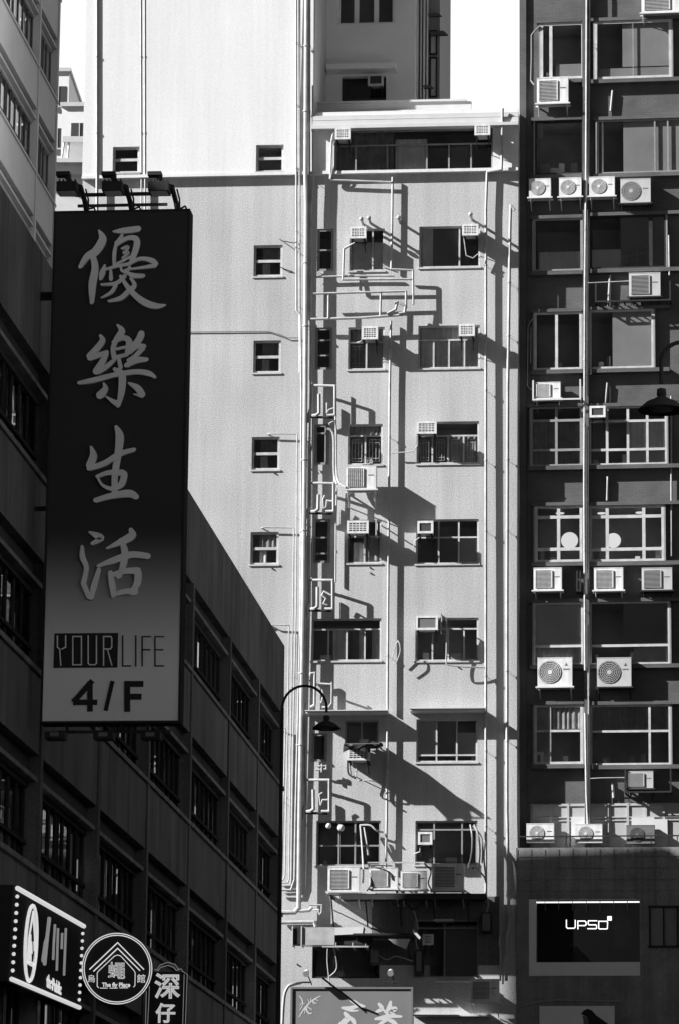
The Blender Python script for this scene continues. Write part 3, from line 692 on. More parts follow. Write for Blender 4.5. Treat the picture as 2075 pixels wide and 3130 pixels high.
# pier, central mullion pier and pipes
pe = FR.px(1632, 1500)[0]
B(FR, 0.0, FR.px(1608, 1500)[0], 0.001, 0.10, zbal, ztall - 4).build('pier', M['tile'], br_)
c0, c1 = FR.px(1785, 1500)[0], FR.px(1801, 1500)[0]
B(FR, c0, c1, 0.001, 0.27, zbal, ztall - 4).build('pier', M['tile'], br_)
cf = lambda x, o=0.36: (x, o)
tubes(FR, br_, 'service_pipe', [[(1793, -60, 0.36), (1791, 500, 0.36), (1787, 900, 0.36), (1785, 1500, 0.36), (1788, 2050, 0.36)], [(1788, 2180, 0.36), (1792, 2430, 0.36), (1796, 2520, 0.36)]], 0.036, clips=2.8)
tubes(FR, br_, 'service_pipe', [[(1802, -60, 0.33), (1800, 300, 0.33), (1798, 560, 0.33)], [(1797, 690, 0.33), (1796, 1210, 0.33)], [(1794, 1310, 0.33), (1796, 1750, 0.33)], [(1797, 1910, 0.33), (1800, 2500, 0.33)]], 0.022, 'pipe_grey', clips=2.8)
tubes(FR, br_, 'cable', [[(1650, 78, 0.22), (1635, 92, 0.2), (1624, 105, 0.12), (1624, 180, 0.12), (1622, 245, 0.12), (1632, 258, 0.2)]], 0.03, 'grille_mid')
tubes(FR, br_, 'cable', [[(1630, 972, 0.2), (1618, 985, 0.14), (1613, 1000, 0.14), (1611, 1180, 0.14), (1620, 1188, 0.3), (1632, 1194, 0.3)], [(1622, 1000, 0.14), (1621, 1110, 0.14)]], 0.016)
tubes(FR, br_, 'cable', [[(1802, 1128, 0.3), (1806, 1142, 0.3), (1790, 1146, 0.35)], [(1796, 864, 0.36), (1922, 858, 0.36)], [(1804, 2381, 0.36), (1842, 2379, 0.36), (1912, 2378, 0.36)]], 0.016)
tubes(FR, br_, 'downpipe', [[(2051, 1210, 0.1), (2052, 1700, 0.1)], [(2044, 718, 0.2), (2046, 840, 0.2)]], 0.03, 'pipe_grey')
tubes(FR, br_, 'downpipe', [[(1864, 840, 0.1), (1858, 950, 0.1)], [(1856, 1170, 0.1), (1850, 1232, 0.1)], [(1857, 1457, 0.1), (1855, 1530, 0.1)], [(1872, 275, 0.1), (1866, 338, 0.1)], [(1872, 2400, 0.1), (1875, 2440, 0.1)]], 0.04, 'pipe_grey')
# pale wall section with doors behind the low condensers, then the dark cladding
a, b, c_, d_ = FR.rect(1620, 2457, 2090, 2598, 0.05)
mb = MB(); mb.box(FR, a, b, 0.001, 0.05, zbal - 0.5, d_); mb.build('panel_wall', M['panel'], br_)
mb = MB()
for x in (1626, 1679, 1732, 1786, 1805, 1860, 1915, 1970, 2025):
    u = FR.px(x, 2500, 0.08)[0]; mb.box(FR, u, u + 0.07, 0.051, 0.09, zbal - 0.5, d_)
for y in (2462, 2498, 2508):
    z = FR.px(1800, y, 0.08)[1]; mb.box(FR, a, b, 0.052, 0.085, z - 0.03, z)
mb.build('panel_rail', M['panel'], br_)
for x0, x1, y0 in ((1745, 1790, 2498), (2000, 2040, 2505), (1930, 2000, 2500)):
    q = FR.rect(x0, y0, x1, 2600, 0.1); B(FR, q[0], q[1], 0.093, 0.12, zbal - 0.3, q[3]).build('door', M['white'], br_)
FL = 0.6
wall_with_holes(FR, -0.05, ue, 0, zbal, FL, [shop], 0.5).build('lower_wall', M['tile_dark'], br_)
B(FR, -0.05, ue, -0.3, FL - 0.001, zbal - 0.15, zbal - 0.001).build('terrace_slab', M['tile_dark'], br_)
mb = MB()
for x in range(1580, 2200, 42):
    u = FR.px(x, 2700, FL)[0]; mb.box(FR, u, u + 0.02, FL, FL + 0.012, zbal - 1.95, zbal - 0.05)
for y in (2620, 2655, 2690, 2725):
    z = FR.px(1800, y, FL)[1]; mb.box(FR, -0.05, ue, FL, FL + 0.015, z, z + 0.02)
mb.build('cladding_joint', M['tile_dark'], br_)
rl = MB(); z = FR.px(1800, 2557, FL)[1]
rl.box(FR, 0.02, ue, FL - 0.04, FL - 0.01, z - 0.02, z + 0.02)
for x in (1584, 1743, 1990, 2070):
    u = FR.px(x, 2570, FL)[0]; rl.box(FR, u - 0.015, u + 0.015, FL - 0.035, FL - 0.012, zbal, z - 0.02)
rl.build('railing', M['dark'], br_)
# the shop window: glowing pale reveal, dark glass
a, b, c_, d_ = shop
s_ = MB()
s_.box(FR, a, FR.px(1637, 2850, FL)[0], 0.16, FL + 0.02, c_, d_)
s_.build('window_reveal', M['reveal'], br_)
zi = FR.px(1800, 2943, FL)[1]
B(FR, a, b, 0.14, FL + 0.025, c_, zi).build('window_reveal', M['reveal'], br_)
pn = MB(); pn.quad(FR.pt(a, 0.3, c_), FR.pt(b, 0.3, c_), FR.pt(b, 0.3, d_), FR.pt(a, 0.3, d_)); pn = pn.build('window', M['dglass'], br_)
rm = MB(); rm.raw = True
q0, q1 = 0.28, -2.2
rm.quad(FR.pt(a, q1, c_), FR.pt(b, q1, c_), FR.pt(b, q1, d_), FR.pt(a, q1, d_)); rm.quad(FR.pt(a, q0, c_), FR.pt(a, q1, c_), FR.pt(a, q1, d_), FR.pt(a, q0, d_)); rm.quad(FR.pt(b, q0, c_), FR.pt(b, q1, c_), FR.pt(b, q1, d_), FR.pt(b, q0, d_))
rm.quad(FR.pt(a, q0, d_), FR.pt(b, q0, d_), FR.pt(b, q1, d_), FR.pt(a, q1, d_)); rm.quad(FR.pt(a, q0, c_), FR.pt(b, q0, c_), FR.pt(b, q1, c_), FR.pt(a, q1, c_))
rm.build('room_interior', M['room'], pn)
q = FR.rect(1638, 2758, 1954, 2761, 0.34)
B(FR, q[0], q[1], 0.31, 0.34, q[2], q[3] + 0.01).build('light_strip', emit_mat('lit strip', 0.9, 0.5), pn)
# dim second shop window on the right and fixings of the first
q = FR.rect(1986, 2776, 2140, 2892, FL + 0.01)
p = B(FR, q[0], q[1], FL + 0.001, FL + 0.012, q[2], q[3]).build('window', mat('dim shop pane', 0.2, 0.6, 0.3, 1.0, grain=0.2), br_)
mb = MB()
for x in (1986, 2028, 2070, 2110): u = FR.px(x, 2830, FL)[0]; mb.box(FR, u - 0.02, u + 0.03, FL + 0.013, FL + 0.04, q[2], q[3])
mb.box(FR, q[0] - 0.05, q[1], FL + 0.014, FL + 0.045, q[3], q[3] + 0.06).box(FR, q[0] - 0.05, q[1], FL + 0.014, FL + 0.045, q[2] - 0.06, q[2]); mb.build('frame', M['dark'], p)
tubes(FR, br_, 'cable', [[(1574, 3083, 0.66), (1610, 3072, 0.66), (1660, 3062, 0.66), (1700, 3058, 0.66), (1900, 3062, 0.66)]], 0.012, 'panel')
# small things seen through the shop window
for x, y, w_, h_ in ((1670, 2782, 2, 7), (1810, 2796, 2, 2), (1849, 2917, 5, 5), (1738, 2886, 30, 9), (1898, 2784, 3, 2)):
    q = FR.rect(x, y, x + w_, y + h_, 0.1); B(FR, q[0], q[1], 0.05, 0.1, q[2], q[3]).build('shelf_item', M['light_grey'], pn)
# arch shaped mirror inside
q = FR.rect(1877, 2808, 1930, 2896, -0.6)
pts = [(q[0], q[2]), (q[1], q[2])] + [((q[0] + q[1]) / 2 + (q[1] - q[0]) / 2 * math.cos(R(t)), q[3] - 0.25 + 0.25 * math.sin(R(t))) for t in range(0, 181, 20)]
MB().poly(FR, pts, -0.6, 0.05).build('arched_mirror', mat('dim mirror', 0.35, 0.5), pn)
# lit sign in the shop window: UPSO
def lines(F, mb, paths, o, wdt, fx, fy, d=0.02):
    for p in paths:
        pts = [F.px(fx(x), fy(y), o) for x, y in p]
        for i in range(len(pts) - 1):
            (x0, y0), (x1, y1) = pts[i], pts[i + 1]
            mb.k += 1; oo = o + (mb.k % 7) * 0.0007
            L = math.hypot(x1 - x0, y1 - y0) or 1; nx, ny = -(y1 - y0) / L * wdt / 2, (x1 - x0) / L * wdt / 2
            ex, ey = (x1 - x0) / L * wdt * 0.45, (y1 - y0) / L * wdt * 0.45
            mb.poly(F, [(x0 + nx - ex, y0 + ny - ey), (x1 + nx + ex, y1 + ny + ey), (x1 - nx + ex, y1 - ny + ey), (x0 - nx - ex, y0 - ny - ey)], oo, d)
up = MB()
fx8 = lambda x: 1500 + x / 2.727; fy8 = lambda y: 2450 + y / 2.727
lines(FR, up, [[(628, 992), (628, 1050), (638, 1060), (692, 1060), (702, 1050), (702, 994)],
               [(724, 1066), (724, 1000), (782, 1000), (792, 1010), (792, 1030), (782, 1038), (728, 1038)],
               [(882, 998), (815, 998), (810, 1004), (810, 1026), (816, 1032), (874, 1032), (880, 1038), (880, 1058), (874, 1064), (806, 1064)],
               [(900, 1002), (966, 1002), (972, 1008), (970, 1060), (964, 1066), (905, 1066), (898, 1060), (898, 1006)]], 0.36, 0.028, fx8, fy8)
q = FR.rect(fx8(970), fy8(960), fx8(1006), fy8(996), 0.36)
up.box(FR, q[0], q[1], 0.34, 0.36, q[2], q[3])
tag(up.build('neon_sign', emit_mat('white neon', 0.9, 0.6)), 'white illuminated UPSO lettering in the dark shop window', 'sign')
# poster near the bottom edge
q = FR.rect(1648, 3077, 1878, 3260, 0.66)
t = thing('poster', FR.pt((q[0] + q[1]) / 2, 0.63, q[2]), 'pale poster with a dark hooded figure below the shop window', 'poster')
B(FR, q[0], q[1], FL + 0.002, 0.66, q[2], q[3]).build('board', M['reveal'], t)
fp = [FR.px(1500 + x / 2.727, 2450 + y / 2.727, 0.67) for x, y in ((750, 1775), (775, 1745), (805, 1732), (840, 1745), (880, 1790), (980, 1860), (1030, 1900), (1030, 2150), (760, 2150), (790, 1950), (815, 1880), (812, 1830), (790, 1795))]
MB().poly(FR, fp, 0.668, 0.006).build('printed_figure', M['black'], t)
fp = [FR.px(1500 + x / 2.727, 2450 + y / 2.727, 0.67) for x, y in ((762, 1790), (785, 1795), (812, 1830), (815, 1880), (790, 1910), (768, 1890), (772, 1840))]
MB().poly(FR, fp, 0.672, 0.003).build('printed_face', mat('printed grey', 0.12, 0.6), t)
LIT = emit_mat('lit lamp', 0.8, 0.3)
for cx_, cy_ in ((1711, 1569), (1838, 1569), (1955, 1567)):
    u, z = FR.px(cx_, cy_, -0.5); MB().disc(FR, u, z, -0.5, 0.14, 20, 0.28).build('ceiling_lamp', LIT, br_)
for ui, (cx_, cy_, rr_, part) in enumerate(((1740, 1652, 27, 'top'), (1874, 1652, 24, 'side'))):
    u, z = FR.px(cx_, cy_, -0.6)
    MB().disc(FR, u, z, -0.6, 0.01 * rr_, 28).build('round_wall_lamp', LIT, br_)

M['lit'] = emit_mat('glowing pane strip', 0.5, 0.14)  # glow added to brighten strips of the window bands
M['lit_dim'] = emit_mat('dim glowing pane strip', 0.4, 0.03)
# ---------------------------------------------------------------- left buildings, seen along the street
def street_block(name, X, y0, y1, roof, band, pitch, nfl, piers, label, pal, ledge, headz, sillz, base=0, pane='glass', mull=0.85, zend=None, extra_top=None, strips=0.0, stripm=('reveal',)):
    F = Frame(X, 0, 90)                     # u = y, out = +x
    wallm, deep, trim, framem = pal
    t = thing(name, F.pt((y0 + y1) / 2, -6, 0), label, 'building')
    # core behind the window plane
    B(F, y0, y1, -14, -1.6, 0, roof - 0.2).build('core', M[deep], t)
    # spandrels: from the sill of one floor up to the band of the floor below ... 
    tops = [band - i * pitch for i in range(nfl)]
    z_prev = roof
    for i, zb in enumerate(tops):
        mb = B(F, y0, y1, -0.45, 0, zb, z_prev); mb.build('spandrel', M[wallm], t)
        B(F, y0 + 0.02, y1 - 0.02, -0.2, -0.02, zb - ledge - 0.09, zb - ledge).build('ledge', M[trim], t)
        z_prev = zb - sillz
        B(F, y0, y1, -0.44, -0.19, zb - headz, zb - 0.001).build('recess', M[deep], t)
        B(F, y0, y1, -0.001, 0.06, z_prev - 0.08, z_prev + 0.02).build('sill', M[trim], t)
        for j in range(len(piers) - 1):
            a, b = piers[j] + 0.27, piers[j + 1] - 0.02
            if b - a < 1: continue
            mb = MB(); mb.quad(F.pt(a, -0.28, z_prev), F.pt(b, -0.28, z_prev), F.pt(b, -0.28, zb - headz), F.pt(a, -0.28, zb - headz))
            w_ = mb.build('window', M[pane], t)
            fr = MB(); n = max(2, round((b - a) / mull))
            for k in range(n + 1):
                u = a + (b - a) * k / n
                fr.box(F, u - 0.05, u + 0.05, -0.32, -0.245, z_prev + 0.01, zb - headz - 0.01)
                if k == n // 2: fr.box(F, u + 0.3, u + 0.33, -0.32, -0.25, z_prev + 0.01, zb - headz - 0.01)
            zr_ = z_prev + 0.45
            fr.box(F, a, b, -0.265, -0.19, zr_, zr_ + 0.08)
            fr.build('frame', M[framem], w_)
            for k in range(n):
                if random.random() < strips:
                    u = a + (b - a) * k / n; h_ = zb - headz - z_prev
                    p0 = random.uniform(0.0, 0.45) * h_; p1 = h_ * random.uniform(0.6, 1.0)
                    q = MB(); q.raw = True; e0 = u + 0.08; e1 = u + (b - a) / n * random.uniform(0.6, 0.92)
                    q.quad(F.pt(e0, -0.33, z_prev + p0), F.pt(e1, -0.33, z_prev + p0), F.pt(e1, -0.33, z_prev + p1), F.pt(e0, -0.33, z_prev + p1))
                    q.build('blind', M[random.choice(stripm)], w_)
            rm = MB(); rm.raw = True; zz = zb - headz; lo_, hi_ = z_prev, zz
            rm.quad(F.pt(a, -1.5, lo_), F.pt(b, -1.5, lo_), F.pt(b, -1.5, hi_), F.pt(a, -1.5, hi_))
            rm.quad(F.pt(a, -0.30, lo_), F.pt(b, -0.30, lo_), F.pt(b, -1.5, lo_), F.pt(a, -1.5, lo_)); rm.quad(F.pt(a, -0.30, hi_), F.pt(b, -0.30, hi_), F.pt(b, -1.5, hi_), F.pt(a, -1.5, hi_))
            rm.build('room_interior', M['room'], w_)
    B(F, y0, y1, -0.45, 0, base, z_prev - 0.001).build('base_wall', M[wallm], t)
    for p in piers:
        B(F, p, p + 0.26, -0.44, 0.04, base, roof - (0 if extra_top is None else extra_top)).build('pier', M[wallm], t)
    return t, F
XN = -12.6
FN = Frame(XN, 0, 90)
yp = [FN.px(x, y)[0] for x, y in ((588, 1800), (701, 2000), (789, 2100), (869, 2100))]
sp = (yp[2] - yp[0]) / 2
roofN = FN.px(701, 1700.5)[1]; bandN = FN.px(697, 1941)[1]; pitN = bandN - FN.px(690, 2370)[1]
#print('near', yp, roofN, bandN, pitN)
pn_ = [yp[0] - sp * k for k in range(11, 0, -1)] + yp[:3] + [yp[3] - 0.9]
k_ = pitN / 3.7
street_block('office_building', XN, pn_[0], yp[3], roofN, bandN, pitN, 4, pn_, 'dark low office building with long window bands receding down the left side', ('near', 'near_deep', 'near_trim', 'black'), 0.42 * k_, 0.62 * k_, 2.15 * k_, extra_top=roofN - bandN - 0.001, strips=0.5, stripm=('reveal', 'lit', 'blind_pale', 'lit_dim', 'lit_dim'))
XF = -25.2
FF = Frame(XF, 0, 90)
yf = [FF.px(x, y)[0] for x, y in ((117, 200), (180, 200))]
bandF = FF.px(117, 339)[1]; pitF = FF.px(117, 0)[1] - bandF
#print('far', yf, bandF, pitF, FF.px(117, 389)[1])
spf = (yf[1] - yf[0]) * 1.25
pf = [127.0, yf[0], yf[1] - 0.4]
street_block('office_building', XF, pf[0], yf[1], bandF + pitF * 3 + 2, bandF + pitF * 3, pitF, 10, pf, 'pale concrete office building with mirrored window bands at the top left corner', ('far', 'far_deep', 'far', 'near_deep'), 0.33, 0.55, 0.50 + 1.95, mull=0.95, strips=0.95)
# ---------------------------------------------------------------- small buildings far behind the gap
FD = Frame(0, 190, 3)
def far_house(x0, y0, x1, d, label, rows, mt='light_grey', o=0.0):
    F = Frame(0, d, 3)
    a, b, _, z1 = F.rect(x0, y0, x1, y0 + 10)
    t = thing('apartment_building', F.pt((a + b) / 2, -4, 0), label, 'building')
    B(F, a, b, -8, 0, 0, z1).build('wall', M[mt], t)
    B(F, a - 0.1, b + 0.1, -8.1, 0.15, z1, z1 + 0.25).build('roof', M['white'], t)
    for i in range(rows):
        z = z1 - 1.0 - i * 2.9
        n = max(1, int((b - a) / 2.2))
        for k in range(n):
            u = a + (b - a) * (k + 0.5) / n
            p = B(F, u - 0.5, u + 0.5, 0.001, 0.03, z - 1.4, z); p = p.build('window', M['grille'], t)
            f_ = MB(); f_.box(F, u - 0.03, u + 0.03, 0.031, 0.06, z - 1.4, z).box(F, u - 0.56, u + 0.56, 0.002, 0.2, z - 1.5, z - 1.41); f_.build('frame', M['white'], p)
    return t
far_house(150, 218, 212, 240, 'plain pale tower with a roof slab, farthest building in the gap', 4, 'reveal')
far_house(190, 325, 300, 215, 'grey flat-roofed building filling the gap behind the white block', 8, 'reveal')
# white roof structure and awning in the gap
F = Frame(0, 150, 4)
q = F.rect(160, 500, 262, 530)
t = thing('rooftop_shelter', F.pt((q[0] + q[1]) / 2, -2, 0), 'white flat-topped rooftop shelter with thin posts in the gap', 'shelter')
mb = B(F, q[0] - 1, q[1] + 2, -4, 0, q[2], q[3]); mb.box(F, q[0] - 1, q[1] + 2, -4, 0.25, q[3] + 0.001, q[3] + 0.18); mb.build('roof', M['white'], t)
B(F, q[0] - 1, q[1] + 2, -3.9, -0.4, 0, q[2] - 0.001).build('wall', M['light_grey'], t)
q2 = F.rect(192, 415, 262, 432)
B(F, q2[0], q2[1] + 2, -2.5, 0, q2[2], q2[3]).build('canopy', M['white'], t)
mb = MB()
for x in (186, 205): a = F.px(x, 500)[0]; mb.cyl(F.pt(a, -0.1, q[3]), F.pt(q2[0] + (0.05 if x == 186 else 0.25), -0.1, q2[2]), 0.045)
mb.build('post', M['white'], t)

# ---------------------------------------------------------------- the other side of the street (out of the frame, closes the canyon) and two added sun blockers
def plain_block(x0, x1, y0, y1, h, label, face, mt):
    F = Frame(0, 0, 0)
    t = thing('tenement_building', Vector(((x0 + x1) / 2, (y0 + y1) / 2, 0)), label, 'building')
    B(F, x0, x1, -y1, -y0, 0, h).build('wall', M[mt], t)
    if face == 'W': G = Frame(x0, 0, -90); L = [(-y1, -y0)]
    elif face == 'N': G = Frame(0, y1, 180); L = [(-x1, -x0)]
    else: G = Frame(x1, 0, 90); L = [(y0, y1)]
    for a, b in L:
        nf = int(h / 3.3)
        for i in range(1, nf):
            z = i * 3.3
            B(G, a + 1, b - 1, 0.001, 0.05, z + 0.9, z + 2.4).build('window', M['grille'], t)
            B(G, a, b, 0.001, 0.14, z, z + 0.2).build('ledge', M[mt], t)
    return t
plain_block(3, 26, -20, 62, 21, 'pale tenement row along the right side of the street', 'W', 'tenement')
plain_block(0.4, 26, 62.5, 108, 24, 'dark corner tenement at the right end of the street', 'W', 'near_trim')
plain_block(-46, 30, -70, -45, 22, 'tall grey block closing the street behind', 'N', 'near_trim')
plain_block(-46, -32, 46, 66, 37, 'unseen grey block added behind the low left row to shade the tall sign', 'E', 'near_trim')  # out of view, added to keep the sun off the tall sign
plain_block(-29.4, -24, 104, 109.5, 31.4, 'unseen slim grey block added behind the low left row to shade the lower right facade', 'E', 'near_trim')  # out of view, placed and sized to throw shade on the lower right
# ---------------------------------------------------------------- air conditioners on the middle building
window_ac(FC, 1024, 388, 1070, 424, 'white window air conditioner at the left end of the long top-floor window band', o=0.55 + UPO, base=0.1, drain=[(1024, 430, 0.6), (1018, 445, 0.3), (1016, 520, 0.25), (1010, 545, 0.2)])
window_ac(FC, 1449, 377, 1497, 411, 'white window air conditioner at the right end of the long top-floor window band', o=0.55 + UPO, base=0.1)
window_ac(FT, 1123, 224, 1171, 260, 'shaded framed air conditioner in the dark opening of the tower', o=0.4, frame_only=True)
window_ac(FC, 1068, 691, 1118, 727, 'window air conditioner over the left curtained window under the two spouts', drain=[(1083, 740, 0.5), (1052, 757, 0.2), (1048, 850, 0.2)])
window_ac(FC, 1411, 683, 1461, 718, 'window air conditioner at the upper right corner of the big undivided window', drain=[(1416, 722, 0.4), (1424, 780, 0.3), (1445, 788, 0.3), (1460, 775, 0.3)])
window_ac(FC, 1104, 996, 1154, 1036, 'window air conditioner just below the horizontal pipe rack', drain=[(1110, 1034, 0.5), (1100, 1044, 0.3), (1090, 1046, 0.2)])
window_ac(FC, 1401, 989, 1450, 1026, 'window air conditioner above the four-pane window with pale curtains')
window_ac(FC, 1272, 1287, 1333, 1325, 'window air conditioner with a curved hose beside the barred four-pane window', drain=[(1276, 1330, 0.4), (1275, 1360, 0.2), (1262, 1380, 0.2), (1195, 1385, 0.16)])
window_ac(FC, 1059, 1591, 1125, 1630, 'wide white window air conditioner directly below the large condenser', o=0.55)
window_ac(FC, 1274, 1592, 1323, 1630, 'white framed air conditioner with a plain dark front', frame_only=True, drain=[(1285, 1640, 0.4), (1268, 1652, 0.2), (1262, 1678, 0.2)])
window_ac(FC, 1269, 1882, 1337, 1926, 'white framed air conditioner with a grey front above the black window half', frame_only=True, gm='grille_mid')
window_ac(FC, 1060, 2284, 1128, 2325, 'window air conditioner half shaded under the sagging laundry', o=0.75)
window_ac(FC, 1276, 2544, 1320, 2583, 'small framed air conditioner in the cluttered window above the row of condensers', frame_only=True, gm='grille_mid', drain=[(1284, 2588, 0.4), (1282, 2605, 0.3), (1262, 2612, 0.2)])
window_ac(FC, 1290, 2857, 1324, 2890, 'small slatted unit sunlit inside the large shadow near the bottom', slats=True, o=0.35)
condenser(FC, 1056, 1424, 1148, 1494, 'large condenser hung under the small barred window', o=0.68, dep=0.36, fan='grid', fx=0.33, gm='grille_mid')
condenser(FC, 1002, 2653, 1097, 2725, 'leftmost condenser on the long shelf', o=0.98, fan='square', fx=0.36)
condenser(FC, 1126, 2656, 1214, 2717, 'condenser with loose cables in front, second from the left on the long shelf', o=0.98, fan='square', fx=0.36)
condenser(FC, 1223, 2665, 1302, 2718, 'smallest condenser, third from the left on the long shelf', o=0.98, fan='square', fx=0.36)
condenser(FC, 1319, 2643, 1416, 2721, 'rightmost condenser on the long shelf', o=0.98, fan='square', fx=0.40)
condenser(FC, 1436, 2996, 1524, 3062, 'sunlit condenser in the lower right corner of the pale block', o=0.8, fan='square', fx=0.38)
# long shelf under the four condensers
a, b, c_, d_ = FC.rect(1002, 2725, 1436, 2734, 0.98)
t = thing('condenser_shelf', FC.pt((a + b) / 2, 0.5, c_), 'long steel shelf carrying four condensers across the facade', 'shelf')
B(FC, a, b, 0.60, 1.02, c_ - 0.02, c_ + 0.02).build('shelf_board', M['grille_mid'], t)
for k in range(5):
    u = a + 0.1 + (b - a - 0.2) * k / 4
    mb = B(FC, u - 0.03, u + 0.03, 0.01, 1.0, c_ - 0.08, c_ - 0.021); mb.cyl(FC.pt(u, 0.03, c_ - 0.9), FC.pt(u, 0.92, c_ - 0.08), 0.025, n=6); mb.build('bracket', M['dark'], t)
# loose cables, rail and bags round the shelf
def hose(paths, r, label, name='cable', cat='cable', m='pipe', F=FC, tg=True, n=6):
    for i, pth in enumerate(paths):
        pts = []
        for x, y, o in pth:
            u, z = F.px(x, y, o); pts.append(F.pt(u, o, z))
        # smooth
        Q = []
        for k in range(len(pts) - 1):
            p0 = pts[max(k - 1, 0)]; p1 = pts[k]; p2 = pts[k + 1]; p3 = pts[min(k + 2, len(pts) - 1)]
            for s in range(5):
                tt = s / 5
                Q.append(0.5 * ((2 * p1) + (p2 - p0) * tt + (2 * p0 - 5 * p1 + 4 * p2 - p3) * tt * tt + (3 * p1 - p0 - 3 * p2 + p3) * tt ** 3))
        Q.append(pts[-1])
        ob = MB().tube(Q, r, n).build(name, M[m])
        tag(ob, label[i], cat)
hose([[(1100, 2525, 0.25), (1106, 2600, 0.5), (1110, 2670, 0.85), (1108, 2700, 0.7)], [(1098, 2524, 0.2), (1130, 2524, 0.3), (1150, 2540, 0.3), (1170, 2545, 0.15)], [(1112, 2530, 0.3), (1120, 2580, 0.35), (1124, 2615, 0.3)]], 0.03,
     ['thick pale hose hanging down to the left end of the condenser shelf', 'pale hose arching across the top of the cluttered left window', 'thin inner hose hanging in the cluttered left window'], 'hose', 'hose')
hose([[(1436, 2522, 0.3), (1442, 2560, 0.4), (1440, 2610, 0.45), (1430, 2655, 0.5)], [(1448, 2522, 0.3), (1462, 2560, 0.4), (1466, 2610, 0.45), (1460, 2670, 0.5)], [(1444, 2526, 0.3), (1470, 2560, 0.3), (1474, 2600, 0.3), (1472, 2640, 0.3)]], 0.028,
     ['left of the bundled hoses drooping at the right edge of the cluttered window', 'longest hose drooping at the right edge of the cluttered window', 'thin outer hose drooping beside the drain pipe'], 'hose', 'hose')
hose([[(1198, 2648, 1.0), (1132, 2648, 0.95), (1180, 2662, 1.02), (1190, 2685, 1.02)], [(1216, 2716, 1.0), (1240, 2745, 1.0), (1275, 2745, 1.0), (1300, 2725, 1.0)]], 0.02,
     ['black cable lying across the second condenser', 'thin cable sagging below the long shelf'], m='grille')
hose([[(1197, 2014, 0.2), (1214, 1960, 0.3), (1222, 1990, 0.32), (1208, 2030, 0.25)]], 0.018, ['white cable looped beside the drain pipe next to the wide curtained window'])
hose([[(1364, 1888, 0.4), (1363, 1990, 0.3), (1362, 2024, 0.3), (1372, 2034, 0.3), (1430, 2040, 0.25), (1480, 2041, 0.18)]], 0.022, ['white hose running from the black window down to the right-hand drain pipe'], 'hose', 'hose')
hose([[(1006, 1296, 0.5), (1026, 1300, 0.45), (1028, 1420, 0.4), (1034, 1470, 0.6), (1056, 1490, 0.7)], [(1000, 1310, 0.4), (1019, 1330, 0.4), (1021, 1440, 0.4), (1030, 1480, 0.5)]], 0.04, ['thick insulated hose feeding the large condenser', 'thinner insulated hose beside the thick one at the large condenser'], 'hose', 'hose')
q = FC.rect(1122, 2636, 1296, 2640, 0.7)
t = thing('rail', FC.pt((q[0] + q[1]) / 2, 0.4, q[2]), 'thin white metal rail above the middle of the long shelf', 'rail')
mb = B(FC, q[0], q[1], 0.68, 0.72, q[2], q[3]); 
for u in (q[0], q[1] - 0.04): mb.box(FC, u, u + 0.04, 0.01, 0.679, q[2], q[3])
mb.build('bar', M['pipe'], t)
for i, (x, y, lab) in enumerate(((1113, 2722, 'crumpled white bag tied under the left part of the long shelf'), (1285, 2722, 'white plastic scrap tied under the middle of the long shelf'))):
    u, z = FC.px(x + 14, y, 1.0)
    mb = MB(); mb.poly(FC, [(u - 0.02, z), (u + 0.1, z - 0.05), (u + 0.2, z - 0.08), (u + 0.17, z - 0.24), (u + 0.05, z - 0.27), (u - 0.1, z - 0.18)] if i == 0 else [(u, z), (u + 0.04, z - 0.1), (u + 0.24, z - 0.12), (u + 0.05, z - 0.2), (u - 0.14, z - 0.17)], 1.04, 0.14)
    tag(mb.build('plastic_bag', M['white']), lab, 'bag')
# globes in the cluttered window
for x, y, r, lab in ((1005, 2526, 0.09, 'small white globe lamp in the upper left of the cluttered window'), (1042, 2532, 0.11, 'larger white globe lamp beside the small one in the cluttered window')):
    u, z = FC.px(x, y, 0.15); tag(MB().ball(FC.pt(u, 0.15, z), r, 12).cyl(FC.pt(u, -0.19, z), FC.pt(u, 0.1, z), 0.02, n=6).build('globe_lamp', M['white'], smooth=True), lab, 'lamp')
# racks of laundry
def rack(x0, x1, y, o, label, cloth):
    u0, z = FC.px(x0, y, o); u1, _ = FC.px(x1, y, o)
    t = thing('laundry_rack', FC.pt((u0 + u1) / 2, o / 2, z - 0.2), label, 'laundry rack')
    mb = MB()
    for u in (u0, u1): mb.box(FC, u - 0.02, u + 0.02, 0.01, o, z - 0.02, z + 0.02)
    for k in range(4): oo = o * (0.25 + 0.25 * k) - 0.02; mb.box(FC, u0 + 0.02, u1 - 0.02, oo - 0.012, oo + 0.012, z - 0.012, z + 0.012)
    mb.build('frame', M['grille_mid'], t)
    for cu0, cu1, dz, lift in cloth:
        g_ = MB(); n, m_ = 10, 8; P = {}
        for i in range(n + 1):
            for j in range(m_ + 1):
                fu, fo = i / n, j / m_
                zz = z + lift + 0.05 * math.sin(fu * 7 + fo * 5) + 0.03 * math.sin(fo * 13 + fu * 3) - dz * max(0, fo - 0.8) * 5
                P[i, j] = FC.pt(u0 + (u1 - u0) * (cu0 + (cu1 - cu0) * fu), 0.05 + (o + 0.05) * min(fo, 0.85) + 0.03 * math.sin(i), zz)
        for i in range(n):
            for j in range(m_): g_.quad(P[i, j], P[i + 1, j], P[i + 1, j + 1], P[i, j + 1])
        g_.raw = True
        g_.build('laundry', M['black'], t)
    return t
rack(1052, 1156, 2274, 1.25, 'folding rack heaped with dark laundry above the half-shaded air conditioner', [(-0.05, 0.75, 0.25, 0.03), (0.5, 1.05, 0.12, 0.07)])
